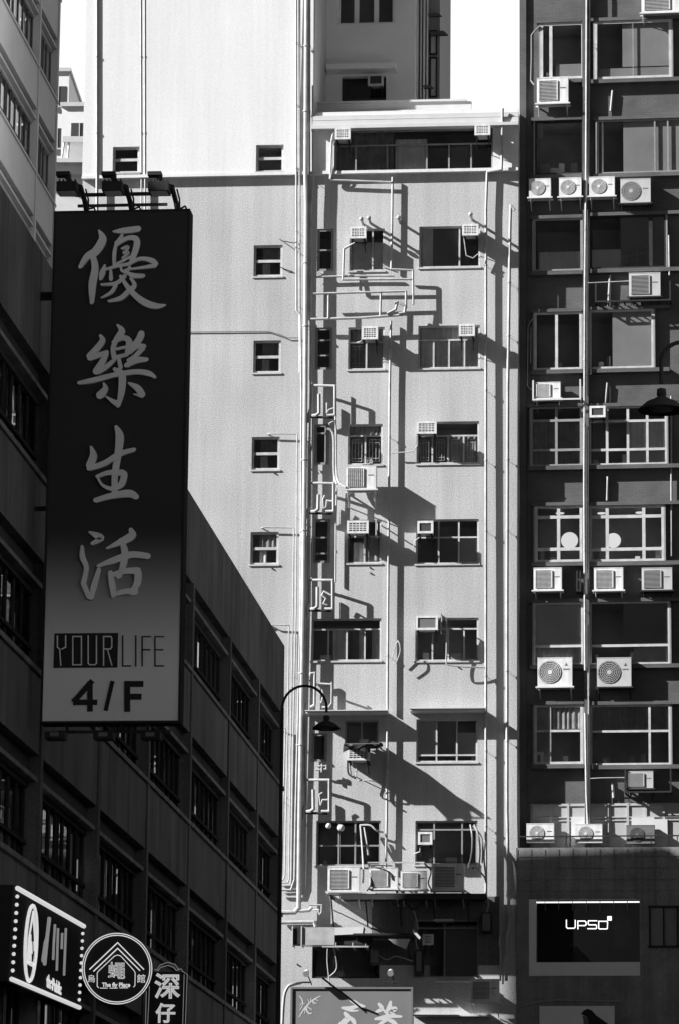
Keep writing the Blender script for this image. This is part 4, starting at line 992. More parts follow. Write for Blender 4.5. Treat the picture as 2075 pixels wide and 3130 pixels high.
hose([[(1062, 2325, 0.5), (1064, 2365, 0.5), (1086, 2380, 0.55)]], 0.03, ['dark hose dropping from the half-shaded air conditioner'], 'hose', 'hose', 'dark')
hose([[(1080, 2328, 0.3), (1089, 2355, 0.3), (1087, 2386, 0.3), (1130, 2386, 0.4), (1166, 2398, 0.3)]], 0.02, ['white bent pipe below the half-shaded air conditioner'], 'hose', 'hose')
# ventilation duct near the bottom
a, b, c_, d_ = FC.rect(893, 2836, 1110, 2890, 1.0)
t = thing('ventilation_duct', FC.pt((a + b) / 2, 0.6, c_), 'rectangular metal ventilation duct with an open left end above the dark shop opening', 'duct')
um = a + (b - a) * 0.60
mb = MB(); mb.box(FC, a + 0.30, um, 0.4, 1.0, c_, d_); mb.build('duct_body', mat('galvanised duct', 0.5, 0.35, 0.25, 3, metal=0.3), t)
mb = MB(); e = 0.03
for bx in ((a, a + e), (a + 0.28, a + 0.31)): mb.box(FC, bx[0], bx[1], 0.36, 1.04, c_ - 0.03, c_ + e).box(FC, bx[0], bx[1], 0.36, 1.04, d_ - e, d_ + 0.03).box(FC, bx[0], bx[1], 0.36, 0.4, c_ + e, d_ - e).box(FC, bx[0], bx[1], 1.0, 1.04, c_ + e, d_ - e)
mb.build('duct_flange', M['white'], t)
B(FC, a + 0.03, a + 0.28, 0.41, 0.99, c_ + 0.03, d_ - 0.03).build('duct_mouth', M['dark'], t)
mb = MB(); mb.poly(FC, [(um + 0.002, d_ - 0.01), (b, d_ + 0.02), (b - 0.03, d_ - 0.2), (um + 0.002, d_ - 0.24)], 1.0, 0.6); mb.build('duct_reducer', M['light_grey'], t)
B(FC, um + 0.01, b + 0.25, 0.42, 0.9, c_ + 0.02, d_ - 0.26).build('fan_housing', M['dark'], t)
q = FC.rect(985, 2892, 1124, 2895, 1.05)
mb = B(FC, q[0], q[1], 0.95, 1.0, q[2] - 0.02, q[3]); 
for u in (q[0] + 0.4, q[0] + 0.9, q[1] - 0.1): mb.box(FC, u, u + 0.03, 0.02, 0.949, q[2] - 0.02, q[3]).box(FC, u, u + 0.03, 0.96, 0.99, q[3], q[3] + 0.1)
mb.build('duct_support', M['pipe'], t)
# awning box added to throw deep shade at the lower right, with ledges
a, b, _, z = FC.rect(1050, 2745, 1490, 2750, 0.02)
t = thing('shade_awning', FC.pt((a + b) / 2, 0.5, z - 0.1), 'dark awning box added under the right half of the long shelf to cast shade', 'awning')
mb = B(FC, a, b, 0.01, 1.22, z - 0.12, z - 0.02); mb.build('shade_box', M['dark'], t)
mb = MB(); mb.quad(FC.pt(a, 1.221, z - 0.05), FC.pt(b, 1.221, z - 0.05), FC.pt(b, 1.25, z - 0.2), FC.pt(a, 1.25, z - 0.2)); mb.quad(FC.pt(a, 1.225, z - 0.05), FC.pt(b, 1.225, z - 0.05), FC.pt(b, 1.254, z - 0.2), FC.pt(a, 1.254, z - 0.2)); mb.build('valance', M['dark'], t)
for i, (x0, x1, y, o, lab) in enumerate(((1324, 1384, 2811, 0.5, 'short white ledge over the barred opening in the deep shade'), (1326, 1470, 2998, 0.25, 'white sill under the large window at the lower right'), (1263, 1500, 3103, 0.3, 'long white ledge at the bottom beside the restaurant signboard'))):
    q = FC.rect(x0, y, x1, y + 5, o); tag(B(FC, q[0], q[1], 0.004, o, q[2], q[3]).build('ledge', M['white']), lab, 'ledge')
hose([[(1190, 2735, 0.9), (1205, 2768, 0.9), (1230, 2750, 0.9), (1262, 2782, 0.9), (1300, 2752, 0.9)], [(1330, 2735, 0.9), (1345, 2775, 0.8), (1380, 2760, 0.8), (1400, 2738, 0.9)], [(1125, 2640, 0.9), (1133, 2700, 1.02), (1120, 2725, 1.02)], [(1296, 2640, 0.9), (1316, 2664, 1.02), (1308, 2700, 1.02), (1318, 2722, 1.0)]], 0.022,
     ['dark cable tangle hanging under the middle of the long shelf', 'dark cable loop hanging under the right end of the long shelf', 'black cable draped down the left side of the second condenser', 'pale cable draped between the third and fourth condensers'], m='dark')
hose([[(1448, 2650, 0.4), (1478, 2680, 0.4), (1484, 2700, 0.4)], [(1486, 2560, 0.25), (1478, 2620, 0.3), (1486, 2700, 0.25)]], 0.03, ['dark hose end dangling beside the right end of the long shelf', 'grey hose strapped along the right-hand drain pipe'], 'hose', 'hose', 'pipe_grey')
a, b, c_, d_ = FC.rect(1290, 2645, 1318, 2722, 0.9)
for i, (x0, x1, y, o, lab) in enumerate(((1262, 1285, 2855, 0.7, 'slanting white bracket plate left of the slatted unit'), (1095, 1250, 2868, 0.5, 'long grey batten standing out of the wall right of the duct'))):
    q = FC.rect(x0, y - 14 if i == 0 else y, x1, y + 12 if i == 0 else y + 4, o)
    tag(MB().poly(FC, [(q[0], q[3]), (q[1], q[2]), (q[1] - 0.05, q[2] - 0.06), (q[0] - 0.03, q[3] - 0.08)] if i == 0 else [(q[0], q[2]), (q[1], q[2]), (q[1], q[3]), (q[0], q[3])], o, o - 0.01).build('bracket_plate' if i == 0 else 'batten', M['white' if i == 0 else 'grille_mid']), lab, 'bracket' if i == 0 else 'batten')
a, b, _, z = FC.rect(1090, 2866, 1262, 2872, 0.02)
t = thing('shade_canopy', FC.pt((a + b) / 2, 0.5, z - 0.1), 'dark awning frame on struts between the duct and the lower right window, its sheet added for shade', 'canopy')
B(FC, a, b, 0.01, 1.3, z - 0.08, z - 0.02).build('canopy_sheet', M['dark'], t)  # sheet added over the bracket frame to shade the wall below
for u in (a + 0.1, b - 0.1): MB().cyl(FC.pt(u, 0.02, z - 0.7), FC.pt(u, 1.1, z - 0.08), 0.025, n=6).build('strut', M['dark'], t)
q = FC.rect(1185, 2872, 1252, 2888, 1.32)
MB().poly(FC, [(q[0], q[3]), (q[1], q[3]), (q[1] - 0.12, q[2] - 0.15), (q[0] + 0.2, q[2])], 1.32, 0.02).build('valance', M['white'], t)
for i, (x0, y0, x1, y1, o, lab) in enumerate(((1268, 2905, 1290, 2975, 0.45, 'narrow dark cabinet beside the lower right window'), (1470, 2790, 1500, 2850, 0.5, 'dark meter box in the shade right of the lower window'), (1130, 2905, 1155, 2940, 0.4, 'small grey junction box beside the dark shop opening'))):
    q = FC.rect(x0, y0, x1, y1, o); u_, z_ = (q[0] + q[1]) / 2, q[2]
    t = thing('utility_box', FC.pt(u_, o / 2, z_), lab, 'box')
    B(FC, q[0], q[1], 0.01, o - 0.02, q[2], q[3]).build('casing', M['dark' if i < 2 else 'grille_mid'], t); B(FC, q[0] + 0.03, q[1] - 0.03, o - 0.019, o, q[2] + 0.04, q[3] - 0.04).build('door', M['grille_mid'], t)
hose([[(1262, 2780, 0.5), (1275, 2830, 0.5), (1270, 2880, 0.4), (1278, 2905, 0.4)], [(1480, 2735, 0.5), (1492, 2760, 0.5), (1486, 2790, 0.45)], [(1155, 2920, 0.2), (1180, 2935, 0.2), (1210, 2925, 0.2), (1262, 2940, 0.2)], [(1020, 2895, 0.9), (1030, 2960, 0.7), (1004, 2990, 0.6)]], 0.022,
     ['cable running down from the long shelf to the narrow cabinet', 'short cable feeding the dark meter box', 'sagging cable from the small junction box to the lower right window', 'slack cable hanging from the duct support'], m='pipe_grey')
# restaurant signboard at the bottom
FSB = Frame(0, 118.0 - 0.9, 0)
q = FSB.rect(888, 3019, 1261, 3260)
t = thing('restaurant_signboard', FSB.pt((q[0] + q[1]) / 2, -0.1, q[2]), 'grey restaurant signboard with bamboo drawing and white brush characters at the bottom', 'sign')
B(FSB, q[0] + 0.06, q[1] - 0.06, -0.22, 0.0, q[2], q[3] - 0.06).build('panel', mat('sign face', 0.17, 0.5, 0.1, 1.0), t)
mb = B(FSB, q[0], q[0] + 0.06, -0.25, 0.04, q[2], q[3]); mb.box(FSB, q[1] - 0.06, q[1], -0.25, 0.04, q[2], q[3]).box(FSB, q[0] + 0.06, q[1] - 0.06, -0.25, 0.04, q[3] - 0.06, q[3]); mb.build('frame', M['grille_mid'], t)
S3 = lambda x, y: FSB.px(850 + x / 3.484, 2600 + y / 3.484, 0.0)
def ST(F, mb, conv, scale, strokes, o, d=0.02):
    for pts, w_ in strokes:
        P = [conv(*p) for p in pts]
        n = len(P)
        if isinstance(w_, (int, float)): ws = [w_ * (0.62 if i in (0,) else 0.5 if i == n - 1 else 1.0) for i in range(n)]
        else: ws = list(w_)
        mb.stroke(F, P, [x * scale for x in ws], o, d)
k3 = 1 / 3.484 * 117 / F_PX
mb = MB()
ST(FSB, mb, S3, k3, [([(225, 1780), (290, 1680), (380, 1595), (455, 1555)], 14), ([(235, 1705), (265, 1640), (255, 1590), (225, 1550)], 12),
    ([(290, 1680), (330, 1740), (365, 1735)], 16), ([(300, 1670), (320, 1730)], 18), ([(310, 1665), (360, 1700)], 16), ([(290, 1690), (290, 1740)], 14),
    ([(340, 1630), (320, 1590)], 12), ([(350, 1620), (355, 1580)], 14), ([(370, 1605), (410, 1640)], 14), ([(360, 1610), (390, 1640)], 14), ([(400, 1590), (430, 1605)], 12), ([(255, 1630), (285, 1640)], 14), ([(255, 1630), (235, 1660)], 12)], 0.003, 0.004)
mb.build('bamboo_drawing', M['white'], t)
mb = MB()
ST(FSB, mb, S3, k3, [([(770, 1605), (815, 1625), (850, 1650), (915, 1665)], 44), ([(680, 1680), (740, 1685), (800, 1675), (890, 1650)], 40), ([(690, 1690), (770, 1710), (850, 1712)], 26),
    ([(710, 1740), (740, 1790), (690, 1840), (620, 1900)], 60), ([(740, 1770), (800, 1820), (820, 1880)], 46), ([(700, 1830), (760, 1900)], 40)], 0.003, 0.006)
mb.build('brush_character', M['white'], t)
mb = MB()
ST(FSB, mb, S3, k3, [([(1070, 1640), (1100, 1690), (1040, 1725)], 50), ([(1100, 1680), (1150, 1740)], 40), ([(1195, 1620), (1180, 1680), (1150, 1720)], 52), ([(1180, 1680), (1250, 1690), (1230, 1720)], 40),
    ([(1035, 1800), (1100, 1790), (1180, 1770), (1310, 1775)], 46), ([(1160, 1740), (1150, 1800), (1060, 1870)], 50), ([(1150, 1800), (1220, 1830), (1270, 1870)], 46), ([(1190, 1730), (1240, 1750)], 30)], 0.003, 0.006)
mb.build('brush_character', M['white'], t)
# bracket tube and flood lamps of the signboard
hose([[(862, 3180, 0.9), (868, 3060, 0.9), (880, 3020, 0.9), (900, 3010, 0.8), (920, 3006, 0.5)]], 0.05, ['curved grey tube bending over the left end of the restaurant signboard'], 'curved_tube', 'tube', 'pipe_grey', n=8)
for x, y, o, lab in ((938, 2974, 1.2, 'sunlit spot lamp on the upper left of the restaurant signboard'), (1193, 2972, 1.0, 'small spot lamp in the shade above the restaurant signboard')):
    u, z = FC.px(x, y, o)
    t = thing('spot_lamp', FC.pt(u, o, z), lab, 'lamp')
    mb = MB().cyl(FC.pt(u, o - 0.1, z + 0.03), FC.pt(u, o + 0.12, z - 0.06), 0.07, 0.10, 12); mb.build('lamp_head', M['light_grey'], t)
    mb = MB().cyl(FC.pt(u, o - 0.05, z), FC.pt(u + 0.1, 0.6, z - 0.32), 0.02, n=6).box(FC, u - 0.18, u + 0.12, o - 0.35, o - 0.28, z - 0.3, z - 0.25); mb.build('arm', M['dark'], t)
# rod braces crossing above the signboard
hose([[(985, 2990, 1.5), (1110, 3090, 0.9), (1160, 3150, 0.9)]], 0.03, ['dark slanting brace rod crossing the restaurant signboard'], 'brace_rod', 'rod', 'dark')
hose([[(1002, 2902, 1.0), (1001, 2940, 0.9), (1006, 2990, 0.9), (1010, 3015, 0.9)]], 0.02, ['thin cable hanging from the duct to the signboard'])
# tangle on the right drain pipe
hose([[(1552, 2790, 0.3), (1556, 2810, 0.32), (1552, 2840, 0.3), (1545, 2870, 0.3), (1548, 2900, 0.3), (1538, 2960, 0.3), (1536, 3010, 0.3)], [(1530, 2840, 0.2), (1526, 2880, 0.2), (1530, 2930, 0.2), (1528, 3000, 0.2)]], 0.03,
     ['pale hose wound round the lower end of the right drain pipe', 'pale hose hanging just left of the right drain pipe'], 'hose', 'hose')

# ---------------------------------------------------------------- air conditioners on the office building
def cond_r(x0, y0, x1, y1, label, **k): return condenser(FR, x0, y0, x1, y1, label, **{**dict(o=0.46, dep=0.32), **k})
cond_r(1960, -40, 2085, 34, 'condenser cut off by the top right corner', fan='square')
cond_r(1640, 237, 1736, 312, 'sunlit condenser with a large dark square grille near the top of the office building', fan='square', fx=0.36, gm='grille_mid')
cond_r(1616, 546, 1682, 600, 'leftmost round-fan condenser of the row of four', fx=0.40)
cond_r(1708, 543, 1776, 598, 'second round-fan condenser from the left in the row of four', fx=0.40)
cond_r(1800, 540, 1878, 596, 'third round-fan condenser in the row of four, right of the service pipe', fx=0.38)
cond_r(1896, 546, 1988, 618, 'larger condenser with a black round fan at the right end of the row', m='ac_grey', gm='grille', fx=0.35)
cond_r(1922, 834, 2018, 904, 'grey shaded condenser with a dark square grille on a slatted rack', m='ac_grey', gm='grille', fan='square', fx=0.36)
cond_r(1634, 1169, 1712, 1216, 'small bright condenser inside a white caged rack', fan='square', fx=0.33)
window_ac(FR, 1801, 1240, 1850, 1275, 'small framed air conditioner beside the service pipe above the many-paned window', o=0.5, frame_only=True, base=0.0)
cond_r(1630, 1737, 1716, 1803, 'bright louvred condenser left of the service pipe under the round lamp window', fan='square', fx=0.36)
cond_r(1815, 1737, 1904, 1803, 'bright louvred condenser right of the service pipe under the round lamp window', fan='square', fx=0.36)
cond_r(1961, 1737, 2054, 1803, 'shaded dark-grilled condenser at the right end of the louvred row', m='ac_grey', gm='grille', fan='square', fx=0.35)  # darker steel and grille carry its shade in the colour
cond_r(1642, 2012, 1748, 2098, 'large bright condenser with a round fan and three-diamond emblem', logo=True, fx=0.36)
cond_r(1824, 2012, 1929, 2099, 'half-shaded condenser with a three-diamond emblem, right of its bright twin', m='ac_grey', logo=True, fx=0.36, gm='grille')  # half shade put into a greyer colour than its twin
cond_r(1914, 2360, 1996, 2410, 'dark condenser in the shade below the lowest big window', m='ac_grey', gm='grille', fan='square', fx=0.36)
cond_r(1608, 2520, 1692, 2576, 'left condenser standing on the terrace behind the rail', shelf=False, fx=0.38, gm='grille_mid', o=0.5)
cond_r(1758, 2522, 1840, 2577, 'middle condenser standing on the terrace behind the rail', shelf=False, fx=0.38, gm='grille_mid', o=0.5)
cond_r(1914, 2525, 2000, 2580, 'right shaded condenser standing on the terrace behind the rail', shelf=False, fx=0.38, gm='grille', m='grille_mid', o=0.5)  # shade put into a darker casing colour than its neighbours
# caged rack and shelf racks
def cage(x0, y0, x1, y1, o, label, m, slats=0):
    a, b, c_, d_ = FR.rect(x0, y0, x1, y1, o)
    t = thing('equipment_rack', FR.pt((a + b) / 2, o / 2, c_), label, 'rack')
    mb = MB()
    for u in (a, b - 0.05): mb.box(FR, u, u + 0.05, o - 0.04, o, c_, d_).box(FR, u, u + 0.05, 0.01, o - 0.041, c_, c_ + 0.05)
    mb.box(FR, a + 0.05, b - 0.05, o - 0.04, o, c_, c_ + 0.05)
    mb.build('frame', M[m], t)
    if slats:
        sm_ = MB()
        for k in range(slats): u = a + (b - a) * (k + 0.5) / slats; sm_.box(FR, u - 0.025, u + 0.025, 0.05, o - 0.05, c_ - 0.03, c_ - 0.002)
        sm_.build('rack_slats', M[m], t)
    return t
cage(1626, 1160, 1775, 1222, 0.52, 'white steel cage round the small bright condenser', 'white')
cage(1818, 860, 2050, 920, 0.52, 'dark slatted rack below the square-grilled condenser', 'dark', 9)
cage(1908, 2352, 2052, 2424, 0.52, 'dark steel rack in the shade below the lowest big window', 'dark', 4)
cage(1760, 1745, 1775, 1808, 0.45, 'narrow dark bracket beside the left louvred condenser', 'dark')

# ---------------------------------------------------------------- the tall vertical sign
SG = Frame(0, 68.8, 0)
sx0, sx1 = SG.px(145, 1400)[0], SG.px(567, 1400)[0]
szt, szb = SG.px(360, 641)[1], SG.px(345, 2211)[1]
t = sign = thing('vertical_sign', SG.pt((sx0 + sx1) / 2, -0.25, szb), 'tall dark vertical signboard with four brush characters and flood lamps', 'sign')
def grad_mat():
    m_ = mat('printed sign face', 0.02, 0.8, spec=0.0)
    n = m_.node_tree; b = n.nodes['Principled BSDF']
    tc = n.nodes.new('ShaderNodeTexCoord'); sp = n.nodes.new('ShaderNodeSeparateXYZ'); mr = n.nodes.new('ShaderNodeMapRange'); mr.interpolation_type = 'SMOOTHSTEP'
    n.links.new(tc.outputs['Object'], sp.inputs[0]); n.links.new(sp.outputs[2], mr.inputs[0])
    zz = [SG.px(350, y)[1] - szb for y in (2080, 1600)]
    for i_, v_ in ((1, zz[0]), (2, zz[1]), (3, 0.78), (4, 0.05)): mr.inputs[i_].default_value = v_
    n.links.new(mr.outputs[0], b.inputs['Base Color']); return m_
B(SG, sx0 + 0.04, sx1 - 0.04, -0.4, 0.0, szb + 0.04, szt - 0.04).build('printed_face', grad_mat(), t)
mb = B(SG, sx0, sx0 + 0.04, -0.42, 0.015, szb, szt); mb.box(SG, sx1 - 0.04, sx1, -0.42, 0.015, szb, szt).box(SG, sx0 + 0.04, sx1 - 0.04, -0.42, 0.015, szt - 0.04, szt).box(SG, sx0 + 0.04, sx1 - 0.04, -0.42, 0.015, szb, szb + 0.04)
mb.box(SG, sx0 + 0.041, sx1 - 0.041, -0.419, -0.41, szb + 0.041, szt - 0.041)
mb.build('sign_box', M['black'], t)
CHM = mat('sign lettering', 0.80, 0.6)
A1 = lambda x, y: SG.px(x / 2.24, 500 + y / 2.24, 0.0); kA = 1 / 2.24 * 69.5 / F_PX
A2 = lambda x, y: SG.px(x / 1.742, 1300 + y / 1.742, 0.0); kB = 1 / 1.742 * 69.5 / F_PX
chars = [(A1, kA, [
    ([(682, 462), (706, 520), (660, 600), (600, 640), (552, 710)], (14, 56, 58, 48, 26)), ([(640, 640), (655, 720), (636, 830), (632, 955)], (40, 50, 54, 28)),
    ([(780, 468), (850, 462), (950, 450)], (12, 42, 44)), ([(840, 495), (820, 520), (792, 545)], (26, 20, 10)),
    ([(800, 548), (786, 620), (786, 700)], (20, 26, 22)), ([(800, 560), (870, 515), (930, 515), (940, 560), (905, 670)], (18, 30, 40, 44, 34)),
    ([(838, 585), (880, 572), (850, 620)], (14, 22, 12)), ([(850, 610), (885, 612), (840, 650)], (16, 20, 12)), ([(790, 695), (850, 665), (900, 640)], (14, 18, 16)),
    ([(725, 728), (800, 705), (880, 690), (960, 655), (1040, 665), (1072, 690)], (14, 22, 22, 26, 36, 34)), ([(1065, 700), (1000, 712), (920, 722), (860, 728)], (34, 24, 14, 8)),
    ([(722, 700), (705, 750), (692, 795)], (16, 40, 20)), ([(762, 735), (764, 795)], (18, 28)), ([(830, 700), (838, 735), (870, 740), (893, 708)], (14, 20, 22, 18)), ([(865, 745), (920, 770), (985, 772)], (16, 36, 30)),
    ([(860, 770), (800, 822), (700, 832)], (28, 26, 18)), ([(800, 830), (765, 885), (697, 922)], (24, 24, 10)), ([(900, 790), (925, 835), (885, 875), (830, 925), (748, 945)], (20, 30, 34, 34, 16)),
    ([(830, 775), (880, 850), (940, 915), (1010, 962), (1080, 980), (1138, 970)], (22, 34, 42, 50, 40, 8))]),
  (A1, kA, [
    ([(808, 1108), (838, 1150), (800, 1205), (778, 1270), (785, 1330)], (14, 46, 36, 34, 34)), ([(780, 1225), (850, 1195), (888, 1225), (872, 1305)], (24, 34, 46, 30)),
    ([(800, 1272), (870, 1258)], (18, 20)), ([(790, 1330), (880, 1308)], (26, 24)), ([(815, 1330), (830, 1400)], (24, 30)),
    ([(692, 1182), (705, 1215), (665, 1270), (615, 1320)], (22, 40, 44, 40)), ([(620, 1335), (690, 1310), (735, 1295)], (40, 34, 26)), ([(735, 1295), (700, 1370), (665, 1425)], (30, 48, 54)), ([(672, 1430), (725, 1400), (790, 1345)], (36, 34, 26)),
    ([(972, 1168), (950, 1215), (900, 1270)], (46, 46, 36)), ([(890, 1300), (940, 1255), (990, 1255)], (24, 34, 34)), ([(985, 1262), (930, 1320), (880, 1350)], (34, 28, 20)), ([(870, 1385), (935, 1350), (1008, 1345)], (34, 44, 30)),
    ([(545, 1505), (640, 1488), (790, 1450), (930, 1430), (1020, 1440), (1065, 1466)], (24, 38, 34, 38, 40, 22)), ([(790, 1412), (838, 1450), (836, 1560), (812, 1665)], (28, 50, 46, 24)), ([(812, 1650), (775, 1630), (728, 1597)], (44, 30, 8)),
    ([(715, 1510), (725, 1545), (690, 1590)], (16, 40, 58)), ([(888, 1508), (945, 1540), (978, 1585)], (18, 46, 46)), ([(978, 1595), (918, 1582)], (30, 6))]),
  (A2, kB, [
    ([(622, 12), (640, 60), (632, 150), (615, 260), (612, 370)], (20, 44, 38, 34, 30)), ([(488, 118), (500, 165), (480, 215)], (14, 40, 40)), ([(478, 232), (560, 205), (640, 155), (718, 132)], (28, 32, 30, 22)),
    ([(520, 275), (580, 255), (655, 255)], (18, 26, 34)), ([(665, 262), (650, 315), (600, 340), (550, 322), (525, 285)], (34, 34, 24, 16, 12)), ([(512, 402), (600, 378), (690, 366), (728, 384)], (26, 34, 42, 32))]),
  (A2, kB, [
    ([(480, 572), (518, 590), (540, 605), (495, 632)], (12, 34, 34, 20)), ([(440, 648), (442, 705), (462, 760), (448, 840)], (16, 30, 26, 26)), ([(446, 845), (475, 915)], (28, 26)), ([(488, 922), (505, 850), (530, 770)], (24, 30, 22)),
    ([(700, 560), (705, 590), (650, 622), (572, 658)], (24, 44, 36, 10)), ([(525, 752), (610, 722), (700, 692), (790, 700)], (16, 36, 36, 34)), ([(648, 615), (668, 680), (655, 760), (632, 810)], (26, 38, 34, 26)),
    ([(592, 790), (600, 850), (608, 912)], (28, 34, 26)), ([(600, 800), (670, 780), (735, 778)], (24, 30, 40)), ([(738, 785), (735, 840), (705, 895)], (38, 38, 30)), ([(605, 905), (670, 888), (722, 890)], (24, 30, 38))])]
for cv, kk, strokes in chars:
    mb = MB(); ST(SG, mb, cv, kk, strokes, 0.06, 0.055); mb.build('brush_character', CHM, t)
a, b, c_, d_ = SG.rect(288 / 1.742, 1300 + 1108 / 1.742, 628 / 1.742, 1300 + 1292 / 1.742, 0.0)
B(SG, a, b, 0.001, 0.01, c_, d_).build('dark_label', M['black'], t)
mb = MB()
fx = lambda x: x / 1.742; fy = lambda y: 1300 + y / 1.742
lines(SG, mb, [[(306, 1122), (306, 1182), (318, 1192), (324, 1278)], [(350, 1122), (350, 1182), (330, 1192)], [(388, 1276), (388, 1125), (434, 1125), (434, 1276), (388, 1276)], [(470, 1122), (470, 1268), (478, 1276), (505, 1276), (514, 1268), (514, 1122)],
               [(552, 1278), (552, 1125), (590, 1125), (596, 1135), (596, 1180), (588, 1192), (556, 1192)], [(572, 1192), (596, 1278)]], 0.02, 0.022, fx, fy, 0.008)
mb.build('lettering', CHM, t)
mb = MB()
lines(SG, mb, [[(654, 1122), (654, 1282), (696, 1282)], [(724, 1122), (724, 1282)], [(802, 1126), (758, 1126), (758, 1282)], [(758, 1196), (798, 1196)], [(872, 1126), (826, 1126), (826, 1282), (872, 1282)], [(826, 1196), (868, 1196)]], 0.012, 0.024, fx, fy, 0.01)
mb.build('lettering', M['black'], t)
mb = MB()
lines(SG, mb, [[(484, 1370), (400, 1465), (404, 1476), (505, 1476)], [(480, 1376), (480, 1512)]], 0.016, 0.10, fx, fy, 0.014)
lines(SG, mb, [[(598, 1372), (565, 1512)]], 0.016, 0.075, fx, fy, 0.014)
lines(SG, mb, [[(678, 1512), (678, 1378), (750, 1378)], [(678, 1446), (740, 1446)]], 0.016, 0.11, fx, fy, 0.014)
mb.build('lettering', M['black'], t)
# frame of bars and flood lamps over the sign
ob = -0.3
L = [(178, 240), (390, 0), (530, 0)]
mb = MB()
z1, z2 = SG.px(350, 593, ob)[1], SG.px(350, 611, ob)[1]
ua, ub = SG.px(230, 600, ob)[0], SG.px(505, 600, ob)[0]
mb.box(SG, ua, ub, ob - 0.03, ob + 0.03, z1 - 0.03, z1 + 0.03); mb.build('light_rail', M['dark'], t)
B(SG, ua, ub, ob - 0.35, ob - 0.3, z2 - 0.025, z2 + 0.025).build('light_rail', M['grille'], t)
for i, xc in enumerate((207, 346, 487)):
    u, z = SG.px(xc, 573, 0.35)
    fl = MB(); fl.box(SG, u - 0.19, u + 0.19, 0.1, 0.5, z - 0.09, z + 0.09); 
    for k in range(5): fl.box(SG, u - 0.16 + k * 0.075, u - 0.14 + k * 0.075, 0.12, 0.44, z + 0.091, z + 0.15)
    fl = fl.build('flood_lamp', M['dark'], t)
    gl_ = MB(); gl_.quad(SG.pt(u - 0.16, 0.14, z - 0.094), SG.pt(u + 0.16, 0.14, z - 0.094), SG.pt(u + 0.16, 0.46, z - 0.094), SG.pt(u - 0.16, 0.46, z - 0.094)); gl_.build('lamp_glass', M['light_grey'], fl)
    un = u + 0.24
    mb = MB(); mb.tube([SG.pt(u - 0.05, 0.3, z + 0.28), SG.pt(u + 0.05, 0.3, z + 0.1), SG.pt(un - 0.02, 0.2, z + 0.06), SG.pt(un, -0.2, z - 0.1), SG.pt(un + 0.04, -0.3, szt - 0.02)], 0.05, 8)
    mb.box(SG, u - 0.22, u + 0.04, 0.2, 0.42, z + 0.24, z + 0.31)
    mb.tube([SG.pt(un + 0.06, 0.1, z + 0.05), SG.pt(un + 0.10, 0.0, z - 0.12), SG.pt(un + 0.10, -0.05, z - 0.3), SG.pt(un + 0.2, -0.08, szt + 0.08), SG.pt(un + 0.24, -0.1, szt - 0.01)], 0.018, 6)
    mb.build('lamp_arm', M['dark'], fl)
# lamps under the sign
mb = B(SG, sx0 + 0.3, sx1 - 0.2, -0.2, -0.14, szb - 0.16, szb - 0.11)
for k in range(4): u = sx0 + 0.45 + k * 0.5; mb.box(SG, u, u + 0.05, -0.19, -0.15, szb - 0.109, szb + 0.001)
mb.build('light_rail', M['dark'], t)
for x in (172, 320, 464):
    u, z = SG.px(x, 2250, 0.3)
    fl = B(SG, u - 0.18, u + 0.18, 0.15, 0.5, z - 0.08, z + 0.05); fl.box(SG, u - 0.03, u + 0.03, -0.16, 0.149, z - 0.03, z + 0.01); fl = fl.build('flood_lamp', M['dark'], t)
    B(SG, u - 0.08, u + 0.08, 0.501, 0.51, z - 0.04, z + 0.03).build('lamp_glass', M['grille_mid'], fl)
# wall brackets
for y0, y1 in ((892, 902), (905, 915), (1548, 1560)):
    z0, z1 = SG.px(110, y1, -0.2)[1], SG.px(110, y0, -0.2)[1]
    B(SG, XN + 0.002, sx0 - 0.001, -0.28, -0.2, z0, z1).build('wall_bracket', M['dark'], t)

# ---------------------------------------------------------------- lit signs at the lower left
NEON = emit_mat('neon tube', 0.7, 0.23)
NEON2 = emit_mat('dim neon tube', 0.6, 0.17)
NEON3 = emit_mat('faint neon tube', 0.3, 0.07)
FW = Frame(XN + 0.35, 0, 90)
L2 = lambda x, y, o=0.0: FW.px(x / 2.703, 2680 + y / 2.703, o)
cs = [L2(*p) for p in ((115, 70), (700, 400), (655, 2110 - 1000), (72, 860))]
cs = [L2(118, 70), L2(698, 395), L2(655, 1110), L2(66, 868)]
t = thing('led_sign', FW.pt(cs[0][0], -0.1, cs[2][1]), 'slanting lit sign with bright bars above and below and rows of bulbs', 'sign')
MB().poly(FW, cs, -0.02, 0.25).build('panel', M['black'], t)
def wire(F, paths, conv, r, m_, name, par, o=0.03, n=6):
    mb = MB()
    for p in paths:
        pts = [conv(*q) for q in p]
        mb.tube([F.pt(a, o, b) for a, b in pts], r, n)
    return mb.build(name, m_, par)
wire(FW, [[(130, 98), (682, 414)]], L2, 0.045, NEON, 'light_bar', t)
wire(FW, [[(82, 850), (645, 1086)]], L2, 0.045, NEON, 'light_bar', t)
for i in range(10):
    a, b = L2(129 - i * 4.2, 167 + i * 68); MB().ball(FW.pt(a, 0.03, b), 0.036, 8).build('bulb', NEON, t)
    a, b = L2(672 - i * 3.2, 474 + i * 60.8); MB().ball(FW.pt(a, 0.03, b), 0.034, 8).build('bulb', NEON, t)
el = lambda cx_, cy_, rx, ry, sl_: [(cx_ + rx * math.sin(R(a)) - sl_ * math.cos(R(a)), cy_ - ry * math.cos(R(a))) for a in range(0, 361, 12)]
wire(FW, [el(243, 555, 48, 315, -14)], L2, 0.03, NEON, 'neon_ring', t)
wire(FW, [el(243, 555, 36, 295, -14)], L2, 0.012, NEON2, 'neon_ring', t)
